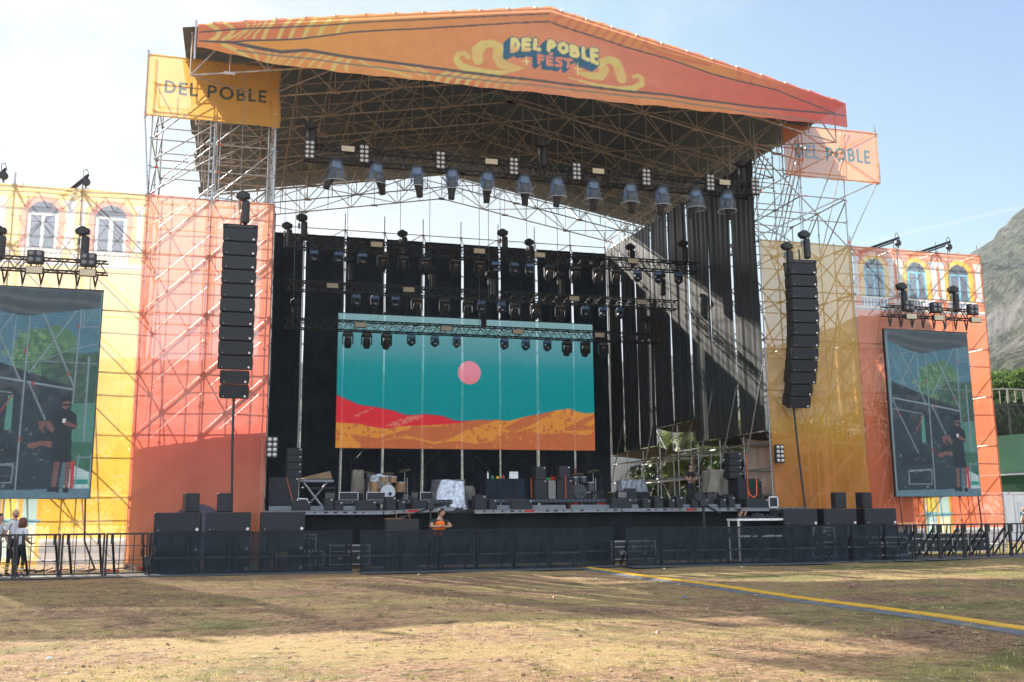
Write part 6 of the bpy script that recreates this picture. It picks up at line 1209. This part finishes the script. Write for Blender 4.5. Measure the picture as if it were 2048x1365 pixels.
# white framed pit desk and speaker case in pit
t = thing('pit_desk', 'white framed work desk below the right stage edge', 'desk', (19.8, -2.9, GZ)); b = MB()
for x in (.03, 1.9):
    for y in (0, .7): b.box(x, x+.05, y, y+.05, 0, 1.35)
b.box(0, 2.0, -.02, .77, 1.35, 1.42); b.box(0, 2.0, -.02, 0, .8, .86).build('frame', whitep, t); b = MB(); r_ = random.Random(4)
for k in range(16): x = .1+k*.11; h = r_.uniform(.05, .2); b.box(x, x+.09, .1, .3, 1.421, 1.421+h)
b.build('equipment', blkp, t)
rbox('pit_cooler', 'brown lidded black cooler standing in the pit left of the guard', 'box', 7.75, 8.75, -3.2, -2.6, GZ, GZ+1.5, blkp, None, lambda t, w_, d, h: MB().box(0, w_*.5, -.01, d, h, h+.03).path([(.3, .2, h), (.35, .2, h+.18), (.7, .2, h+.18), (.75, .2, h)], .015, 5).build('lid', woodb, t))
# flight cases
def flight_case(w_, d, h, loc, lab, wheels=True, rz=0):
    t = thing('flight_case', lab, 'flight case', loc, rz, 'flight cases behind the barrier'); z0 = .12 if wheels else 0
    MB().bbox(0, w_, 0, d, z0, h, .01).build('body', blkp, t); b = MB()
    for zz in (z0, h-.03, h*.72): b.box(-.006, w_+.006, -.01, 0, zz, zz+.03)
    for xx in (0, w_-.03): b.box(xx, xx+.03, -.012, 0, z0, h)
    b.box(w_*.5-.06, w_*.5+.06, -.014, -.012, h*.72-.04, h*.72+.06); b.box(-.006, w_+.006, -.01, d+.01, h-.004, h+.004); b.build('edging', alu, t)
    for xx in (.2*w_, .68*w_): MB().box(xx, xx+.12*w_, -.013, -.002, h*.4, h*.52).build('handle', steel, t)
    if wheels:
        for xx in (.1, w_-.1): MB().lathe([(.05, -.02), (.05, .02)], (xx, .08, .055), 'x', 10).build('wheel', rubber, t)
    return t
for w_, h, x, y, z, lab, wh in ((.95, .55, 5.0, -2.4, GZ, 'black flight case with metal edges standing left of the crossbar', True), (.95, .5, 4.75, -2.4, GZ+.56, 'flight case stacked on the leftmost flight case', False), (1.25, .72, 6.1, -2.5, GZ, 'long flight case behind the left mesh barrier', True), (1.6, .72, 15.3, -2.6, GZ, 'long flight case seen through the gap in the mesh barrier', True),
    (.9, .6, 22.2, -3.6, GZ, 'flight case with metal corners behind the mesh barrier near the desk', True), (.85, .5, 22.25, -3.6, GZ+.61, 'flight case stacked behind the mesh barrier near the desk', False), (1.7, .75, 24.2, -3.7, GZ, 'long flight case below the rightmost subwoofer stack', True),
    (.8, .8, 26.3, -1.9, GZ, 'first flight case behind the open barrier right of the subwoofers', True), (.95, .85, 27.2, -1.7, GZ, 'second flight case behind the open barrier under the right screen', True), (1.15, .8, 28.25, -1.6, GZ, 'third flight case behind the open barrier under the right screen', True), (.75, .8, 29.5, -1.5, GZ, 'fourth flight case behind the open barrier under the right screen', True), (.9, .78, 30.4, -1.4, GZ, 'rightmost flight case behind the open barrier', True)):
    flight_case(w_, .7, h, (x, y, z), lab, wh)
rbox('cardboard_box', 'large brown cardboard box behind the left mesh barrier', 'box', 4.45, 4.8, -3.3, -3.0, GZ, GZ+.55, card, 'cardboard boxes'); rbox('cardboard_box', 'small brown cardboard box behind the left mesh barrier', 'box', 4.15, 4.42, -3.3, -3.0, GZ, GZ+.35, card, 'cardboard boxes')
t = thing('fire_extinguisher', 'red fire extinguisher at the right end of the barriers', 'fire extinguisher', (33.6, -1.0, GZ)); MB().lathe([(.09, 0), (.09, .45), (.04, .52)], n=14).build('cylinder', redb, t, smooth=True); MB().box(-.03, .03, -.03, .03, .52, .6).tube((0, 0, .58), (.12, -.05, .3), .015, 5).build('valve', blkp, t)
t = thing('cable_coil', 'coil of black cable hung on the left open barrier', 'cable', (.95, -4.0, .35)); b = MB()
for k in range(4): b.path([(.16*math.cos(a)*(1+.1*k), .02*k, .2*math.sin(a)) for a in np.linspace(0, 6.283, 15)], .014, 5)
b.build('loops', blkp, t); MB().bbox(-.1, .1, 0, .12, -.4, -.1).build('weight', blkp, t)
b = MB(); r_ = random.Random(9)
for k in range(70): x = r_.uniform(-3, 1.4); y = r_.uniform(-1.8, -.2); L = r_.uniform(.1, .6); a = r_.random()*6.28; b.tube((x, y, GZ+.03), (x+L*math.cos(a), y+L*math.sin(a)*.5, GZ+.03+r_.uniform(0, .1)), .018, 5, r_.choice((0, 0, 1, 2)))
tag(b.build('cable_tangle', [blkp, mat('pale_debris', (.5, .48, .45)), redb], None), 'tangle of cables and scraps on the ground below the left wing banner', 'cables', None, 'stuff')

# ---------------------------------------------------------------- crowd barriers
def barrier(kind, W_=1.12, H=1.18):
    t = thing('crowd_barrier', 'x', 'barrier', (0, 0, 0), 0, 'crowd barriers across the front of the stage')
    b = MB()
    for x in (0, W_-.05): b.box(x, x+.05, 0, .05, 0.02, H)
    b.box(0, W_, -.004, .06, H-.05, H+.002); b.box(.05, W_-.05, .01, .045, .06, .1); b.build('frame', blk, t)
    MB().box(0, W_, -.55, 1.0, -.0, .02).box(.0, W_, -.57, -.55, 0, .012).build('base_plate', mat('grey_tread_plate', (.1, .115, .13), .5, .3), t)
    b = MB()
    for zz in (H*.36, H*.7): b.box(.05, W_-.05, .015, .035, zz, zz+.02)
    for k in range(1, 3 if kind == 'bars' else 2): x = W_*k/(3 if kind == 'bars' else 2); b.box(x-.012, x+.012, .012, .036, .06, H-.05)
    b.build('cross_bars', blk, t)
    for x in (.12, W_-.2):
        b = MB(); b.tube((x+.04, .95, .03), (x+.04, .07, H-.12), .035, 6); b.box(x, x+.08, .05, .09, H-.3, H-.05); b.build('rear_strut', blk, t)
    if kind == 'mesh': MB().box(.0, W_, -.010, -.006, .03, H-.01).build('mesh_cover', bmesh_m, t); MB().box(.05, W_-.05, .5, .8, .42, .47).build('step', mat('pale_step', (.3, .34, .38), .4, .4), t)
    if kind == 'slant':
        for x in (.3, .8): MB().tube((x-.1, .03, .05), (x+.12, .03, H-.05), .03, 6).build('slanted_bar', blk, t)
    return t
pm, pb, ps = barrier('mesh'), barrier('bars'), barrier('slant')
# the run of barriers follows the crowd line
def brun(proto, pts, lab, W_=1.13):
    runs = pts if isinstance(pts[0], list) else [pts]; out_ = []
    for p, q in [(Vector(a), Vector(b)) for r in runs for a, b in zip(r, r[1:])]:
        n = max(1, round((q-p).length/W_)); 
        for k in range(n): out_.append((p.lerp(q, k/n), math.atan2(q.y-p.y, q.x-p.x)))
    for i, (p, a) in enumerate(out_): place(proto, (p.x, p.y, GZ), '%s %s' % (ordn(i, len(out_)), lab), a)
brun(pb, [(-5.9, -3.8, 0), (.95, -3.9, 0)], 'open barred crowd barrier, counting from the left photo edge')
brun(pm, [[(.95, -3.9, 0), (6.6, -4.3, 0)], [(6.75, -4.9, 0), (13.55, -5.1, 0)]], 'mesh covered crowd barrier left of the yellow cable ramp')
pm2 = dup(pm, (0, 0, 0), 0, 'x'); pm2.name = 'crowd_barrier'
brun(pm2, [[(13.7, -4.15, 0), (14.83, -4.15, 0)], [(14.9, -4.95, 0), (21.7, -5.1, 0)], [(21.75, -4.7, 0), (25.6, -4.6, 0)]], 'mesh covered crowd barrier right of the yellow cable ramp')
brun(ps, [(25.6, -4.5, 0), (35.8, -3.0, 0)], 'open crowd barrier with slanted bars under the right screen')
# ---------------------------------------------------------------- yellow cable ramp
def ramp_seg():
    t = thing('cable_ramp', 'x', 'cable ramp', (0, 0, 0), 0, 'cable ramp segments across the field'); L = .9
    MB().add([(-.33, 0, 0), (-.15, 0, .038), (.15, 0, .038), (.33, 0, 0), (-.33, L, 0), (-.15, L, .038), (.15, L, .038), (.33, L, 0)], [(0, 1, 5, 4), (1, 2, 6, 5), (2, 3, 7, 6), (3, 2, 1, 0), (4, 5, 6, 7)]).build('ramp_body', rubber, t)
    b = MB()
    for k in range(7): b.box(-.14, .14, .03+k*.125, .13+k*.125, .038, .050)
    b.add([(-.15, 0, .0385), (.15, 0, .0385), (.15, L-.02, .0385), (-.15, L-.02, .0385)], [(0, 1, 2, 3)]).build('lid', yellow, t)
    return t
rp = ramp_seg(); n = 23
for k in range(n): place(rp, (13.55+.06*math.sin(k*.8)-.01*k, -4.9-k*.905, GZ-.035+.006), '%s yellow lidded cable ramp segment counting out from the stage' % ('nearest' if k == 0 else ORD[k] if k < n-1 else 'farthest'), R(-1.0+1.5*math.sin(k*.9)))
# litter
r_ = random.Random(3)
for k, (x, y, m, lab) in enumerate(((8.2, -6.1, whitep, 'white paper cup on the ground near the guard'), (12.2, -9.5, whitep, 'scrap of white paper on the bare ground'), (15.6, -6.1, whitep, 'white scrap beside the yellow ramp'), (9.3, -15, redb, 'small red wrapper on the brown ground'), (8.7, -21.4, redb, 'red strip of litter at the sunlit edge'), (11.6, -16, mat('blue_litter', (.05, .15, .4)), 'small blue wrapper on the field'), (1.2, -21.4, whitep, 'white cup in the sunlit grass on the left'), (18.0, -6.4, whitep, 'white scrap on the green strip'))):
    tag(MB().add([(0, 0, 0), (.06, .01, .01), (.065, .04, .03), (.012, .05, .02), (.03, .025, .035)], [(0, 1, 4), (1, 2, 4), (2, 3, 4), (3, 0, 4)]).build('litter_scrap', m, None, loc=(x, y, gh(x, y)+.003)), lab, 'litter', 'scraps of litter')

# ---------------------------------------------------------------- people
skin = mat('skin', (.42, .24, .17), .55, 0, .06, 10, .3); hairm = mat('dark_hair', (.03, .02, .015), .6); hairr = mat('auburn_hair', (.11, .035, .02), .55)
blackc = mat('black_clothing', (.02, .021, .024), .85); whitec = mat('white_clothing', (.6, .62, .66), .85); darkt = mat('dark_trousers', (.018, .022, .035), .85); vestm = mat('orange_vest', (1.0, .19, .02), .6); shoe = mat('dark_shoe', (.015, .015, .015), .6); redt = mat('dark_red_cuff', (.22, .02, .03), .7); stripe = mat('reflective_lime', (.5, .6, .06), .6)
def person(label, loc, rz, J=None, top=blackc, bot=darkt, hair=hairm, sleeve=.55, bald=False, longhair=False, vest=False, cuffs=False, h=1.78, cat='person'):
    P0 = dict(pel=(0, 0, .96), wst=(0, 0, 1.1), chs=(0, 0, 1.3), shl=(0, 0, 1.44), nek=(0, -.01, 1.53), hd0=(0, -.025, 1.6), hd1=(0, -.03, 1.69), hd2=(0, -.02, 1.745), nose=(0, -.115, 1.645),
      ls=(.17, 0, 1.43), le=(.25, .03, 1.15), lw=(.24, -.08, .92), lh=(.24, -.12, .84), rs=(-.17, 0, 1.43), re=(-.25, .03, 1.15), rw=(-.24, -.08, .92), rh=(-.24, -.12, .84),
      lhp=(.1, 0, .9), lk=(.12, -.02, .5), la=(.13, .02, .09), lt=(.14, -.14, .035), rhp=(-.1, 0, .9), rk=(-.12, -.02, .5), ra=(-.13, .02, .09), rt=(-.14, -.14, .035))
    if J: P0.update(J)
    rad = dict(pel=(.155, .11), wst=(.14, .1), chs=(.165, .115), shl=(.12, .08), nek=(.055, .058), hd0=(.05, .055), hd1=(.105, .128), hd2=(.085, .105), nose=(.013, .016), ls=(.07, .065), le=(.045, .045), lw=(.03, .03), lh=(.038, .02),
      lhp=(.09, .09), lk=(.06, .062), la=(.042, .042), lt=(.042, .03))
    E_ = [('pel', 'wst'), ('wst', 'chs'), ('chs', 'shl'), ('shl', 'nek'), ('nek', 'hd0')]
    for s in 'lr': E_ += [('shl', s+'s'), (s+'s', s+'e'), (s+'e', s+'w'), (s+'w', s+'h'), ('pel', s+'hp'), (s+'hp', s+'k'), (s+'k', s+'a'), (s+'a', s+'t')]
    KP = dict(P0); names = [k for k in P0 if k not in ('hd1', 'hd2', 'nose')]; pts = [Vector(P0[k]) for k in names]; rads = [rad.get(k, rad.get('l'+k[1:], (.05, .05))) for k in names]; edges = [(names.index(a), names.index(b)) for a, b in E_]; bone = {}
    for s in 'lr':                                               # four fingers and a thumb per hand
        w_, hh = Vector(P0[s+'w']), Vector(P0[s+'h']); d = (hh-w_).normalized(); sd = d.cross(Vector((0, 0, 1)) if abs(d.z) < .8 else Vector((0, 1, 0))).normalized(); hi = names.index(s+'h')
        for f in range(5):
            off = (f-1.5)*.022 if f < 4 else (.05 if s == 'l' else -.05); L = (.06, .072, .067, .052, .045)[f]; st = hh+d*(.02 if f < 4 else -.03)+sd*off; mid = st+d*L*.6+sd*off*.2; tip = mid+d*L*.4+Vector((0, .012, -.014))
            i0 = len(pts); pts += [st, mid, tip]; rads += [(.011, .011), (.01, .01), (.008, .008)]; edges += [(hi, i0), (i0, i0+1), (i0+1, i0+2)]; names += ['fg']*3
    me = bpy.data.meshes.new('body'); me.from_pydata([tuple(p) for p in pts], edges, []); tmp = bpy.data.objects.new('tmp', me); col.objects.link(tmp)
    sk = tmp.modifiers.new('s', 'SKIN'); sk.use_smooth_shade = True; sk.branch_smoothing = .3
    for i, (a, b) in enumerate(rads): me.skin_vertices[0].data[i].radius = (a, b); me.skin_vertices[0].data[i].use_root = (i == 0)
    ss_ = tmp.modifiers.new('d', 'SUBSURF'); ss_.levels = 2; ss_.render_levels = 2
    dg = bpy.context.evaluated_depsgraph_get(); dg.update(); m2_ = bpy.data.meshes.new_from_object(tmp.evaluated_get(dg)); bpy.data.objects.remove(tmp); m2_.name = 'body'; m2_.materials.clear()
    for q in (skin, top, bot, shoe, hair, redt, stripe): m2_.materials.append(q)
    segs = [(names[a], names[b], pts[a], pts[b]) for a, b in edges]; n = len(m2_.polygons); ctr = np.empty(n*3, np.float32); m2_.polygons.foreach_get('center', ctr); ctr = ctr.reshape(-1, 3); best = np.full(n, 9.); mi = np.zeros(n, int)
    for a, b, p, q in segs:
        p_, q_ = np.array(p), np.array(q); d = q_-p_; t = np.clip(((ctr-p_)@d)/(d@d), 0, 1); ds = np.linalg.norm(ctr-p_-t[:, None]*d, axis=1); k = ds < best; best = np.where(k, ds, best)
        if a == 'pel' and b == 'wst': v = np.where(t < .15, 2, 1)
        elif a in ('wst', 'chs'): v = np.full(n, 1)
        elif a == 'shl' and b == 'nek': v = np.where(t < .45, 1, 0)
        elif a == 'shl': v = np.full(n, 1)
        elif b in ('le', 're'): v = np.where(t < sleeve, 1, 0)
        elif b in ('lhp', 'rhp', 'lk', 'rk'): v = np.full(n, 2)
        elif b in ('la', 'ra'): v = np.where(t > .92, 3, 2)
        elif b in ('lt', 'rt'): v = np.full(n, 3)
        else: v = np.zeros(n, int)
        if cuffs and b in ('la', 'ra'): v = np.where(t > .92, 3, np.where(t > .35, np.where((t*9).astype(int) % 3 == 0, 6, np.where((t*9).astype(int) % 3 == 1, 5, 1)), 2))
        mi = np.where(k, v, mi)
    if False:
        hd = np.array(P0['hd1']); nz = np.array(P0['nose'])-hd; nz = nz/np.linalg.norm(nz); rel = ctr-hd; up = np.array(P0['hd2'])-np.array(P0['hd0']); up = up/np.linalg.norm(up)
        nearh = np.linalg.norm(rel, axis=1) < .17; f = rel@nz; u = rel@up; mi = np.where(nearh & ((u > .045) | ((f < -.01) & (u > -.05))), 4, mi)
    m2_.polygons.foreach_set('material_index', mi.astype(np.int32)); m2_.polygons.foreach_set('use_smooth', [True]*n)
    # the head: one shaped form grown into the neck
    hd = Vector(P0['hd1']); nz = (Vector(P0['nose'])-hd); upv = (Vector(P0['hd2'])-Vector(P0['hd0'])).normalized(); nz = (nz-upv*nz.dot(upv)).normalized(); sd = nz.cross(upv).normalized()
    def hp(a, el, k=1.):
        c_, s_ = math.cos(el), math.sin(el); x = math.sin(a)*c_; f = math.cos(a)*c_; u = s_
        wj = 1-.30*max(0, -u)-.06*max(0, u); x *= .078*wj; f *= (.098 if f > 0 else .102)*(1-.16*max(0, -u)*(f > 0)); uz = u*.122-.012
        if abs(a) < .22 and -.30 < el < .12: f += .022*math.sin((.12-el)/.42*math.pi*.62)        # nose
        if abs(a) < .3 and -.95 < el < -.7: f += .008                                        # chin
        if .35 < abs(a) < .62 and -.02 < el < .22: f -= .007                                 # eye sockets
        return hd+(sd*x+nz*f+upv*uz)*k
    bmh = bmesh.new(); bmh.from_mesh(m2_); nh, nv = 32, 22; rows = [[bmh.verts.new(hp(-math.pi+2*math.pi*i/nh, -math.pi/2+math.pi*(j+.5)/nv)) for i in range(nh)] for j in range(nv)]
    for j in range(nv-1):
        for i in range(nh): f_ = bmh.faces.new((rows[j][i], rows[j][(i+1) % nh], rows[j+1][(i+1) % nh], rows[j+1][i])); f_.material_index = 0; f_.smooth = True
    for rr, rev in ((rows[0], True), (rows[-1], False)): f_ = bmh.faces.new(rr[::-1] if rev else rr); f_.smooth = True
    bmh.normal_update(); bmh.to_mesh(m2_); bmh.free()
    s_ = h/1.78; t = obj('person', m2_, None, loc, (0, 0, rz), (s_, s_, s_)); tag(t, label, 'person')
    b = MB(); up = upv
    for s in (-1, 1): b.lathe([(.003, -.006), (.011, 0), (.003, .006)], hp(s*.42, .06)-nz*.001, 'y', 8)
    for s in (-1, 1): b.tube(hp(s*.25, .24)+nz*.002, hp(s*.62, .22)+nz*.002, .004, 5)
    b.tube(hp(-.25, -.55)+nz*.001, hp(.25, -.55)+nz*.001, .004, 5); b.build('eyes_brows_and_mouth', hairm, t)
    for s in (-1, 1): MB().lathe([(.006, -.012), (.024, 0), (.006, .012)], hd+sd*s*.078-upv*.01-nz*.008, 'x', 10).build('ear', skin, t, smooth=True)
    if bald and cuffs: b = MB(); [b.tube(hp(a_, -.62)+nz*.002, hp(a_+.25, -.62)+nz*.002, .016, 6) for a_ in np.arange(-.9, .9, .25)]; b.build('beard', hairm, t)
    if not bald:
        b = MB(); nh = 30; js = 9
        for j in range(js+1):
            for i in range(nh):
                a_ = -math.pi+2*math.pi*i/nh; low = .52 if abs(a_) < .9 else (.52-(abs(a_)-.9)*1.0 if abs(a_) < 1.7 else -.28-.12*min(1, abs(a_)-1.7))
                el = low+(math.pi/2-.02-low)*j/js; b.v.append(tuple(hp(a_, el, 1.0)+(hp(a_, el)-hd).normalized()*(.012+.004*math.sin(a_*7+j)) if j else hp(a_, el, 1.0)))
        for j in range(js):
            for i in range(nh): b.f.append((j*nh+i, j*nh+(i+1) % nh, (j+1)*nh+(i+1) % nh, (j+1)*nh+i)); b.m.append(0)
        b.f.append(tuple(range(js*nh, js*nh+nh))); b.m.append(0); b.build('hair', hair, t, smooth=True)
    if longhair:
        b = MB(); c = hd-nz*.03; b.lathe([(.03, .12), (.09, .1), (.115, .04), (.12, -.06), (.125, -.16), (.09, -.19)], c, 'z', 14); b.build('hair', hair, t, smooth=True)
    if vest:
        b = MB(); ch = Vector(P0['chs']); V = []
        rows = [(.0, .155, .135), (.14, .165, .14), (.3, .155, .13), (.38, .12, .11)]; nn = 24; base = Vector(P0['wst'])-Vector((0, 0, .12)); top_ = Vector(P0['shl'])+Vector((0, 0, .05)); 
        for v, rx, ry in [(0, .175, .14), (.25, .165, .13), (.5, .18, .138), (.75, .185, .135), (.92, .15, .11)]:
            c = base.lerp(top_, v)
            for k in range(nn): a = 2*math.pi*k/nn; V.append((c.x+rx*math.cos(a), c.y+ry*math.sin(a), c.z+(.0 if v < .9 else .02*math.cos(2*a))))
        b.add(V, [(r*nn+k, r*nn+(k+1) % nn, (r+1)*nn+(k+1) % nn, (r+1)*nn+k) for r in range(4) for k in range(nn)]); c = base.lerp(top_, .5)
        b.box(c.x-.035, c.x-.025, c.y-.142, c.y-.136, c.z-.03, c.z+.03, 1).box(c.x+.025, c.x+.035, c.y-.142, c.y-.136, c.z-.03, c.z+.03, 1).box(c.x-.03, c.x+.03, c.y-.142, c.y-.137, c.z-.006, c.z+.006, 1)
        b.build('vest', [vestm, blackc], t, smooth=False)
    return t
lean = dict(pel=(0, .12, .93), wst=(0, .08, 1.07), chs=(0, -.02, 1.25), shl=(0, -.08, 1.37), nek=(0, -.12, 1.45), hd0=(.015, -.14, 1.52), hd1=(.03, -.15, 1.61), hd2=(.03, -.14, 1.67), nose=(.105, -.2, 1.57), ls=(.18, -.08, 1.36), le=(.30, -.24, 1.22), lw=(.1, -.42, 1.21), lh=(.04, -.44, 1.225), rs=(-.18, -.08, 1.36), re=(-.30, -.24, 1.22), rw=(-.08, -.40, 1.21), rh=(-.01, -.42, 1.235), lhp=(.1, .12, .88), lk=(.12, .12, .48), la=(.13, .2, .09), lt=(.14, .04, .035), rhp=(-.1, .12, .88), rk=(-.12, .04, .5), ra=(-.13, .12, .09), rt=(-.14, -.03, .035))
gd = person('guard in an orange vest leaning with folded hands on the mesh barrier', (9.12, -4.55, GZ+.02), 0, lean, vest=True, sleeve=.5, h=1.84)
person('bald bearded man in a white polo shirt standing behind the left barrier', (-2.78, -2.7, GZ), .9, dict(nose=(0, -.115, 1.64)), top=whitec, bot=darkt, bald=True, cuffs=True, sleeve=.7, h=1.84)
talk = dict(lw=(.12, -.28, 1.15), lh=(.05, -.36, 1.18), rw=(-.2, -.2, 1.0), rh=(-.2, -.28, 1.02))
person('woman with auburn hair in a white shirt facing the bald man', (-2.45, -3.3, GZ), 2.4, talk, top=whitec, bot=darkt, hair=hairr, longhair=True, cuffs=True, sleeve=.7, h=1.6)
person('person in a white shirt cut off by the left photo edge', (-3.12, -3.0, GZ), 1.2, talk, top=whitec, bot=darkt, cuffs=True, sleeve=.7, h=1.72)
fold = dict(lw=(.0, -.2, 1.17), lh=(-.07, -.2, 1.19), rw=(.02, -.17, 1.13), rh=(.08, -.18, 1.14), le=(.24, -.06, 1.17), re=(-.24, -.06, 1.17))
person('crew member in black with folded arms on the right of the stage', (20.75, 2.6, DZ), .2, fold, h=1.76)
person('crew member in black bending under the right stage edge', (20.5, -1.75, GZ), 1.2, dict(le=(.3, -.2, 1.5), lw=(.3, -.3, 1.72), lh=(.3, -.32, 1.8)), h=1.74)
person('man in a black vest standing at the right photo edge', (35.2, 1.0, GZ), .6, dict(le=(.3, .05, 1.18), re=(-.34, .05, 1.18), rw=(-.36, -.05, .95)), h=1.78, bald=True, sleeve=.1)
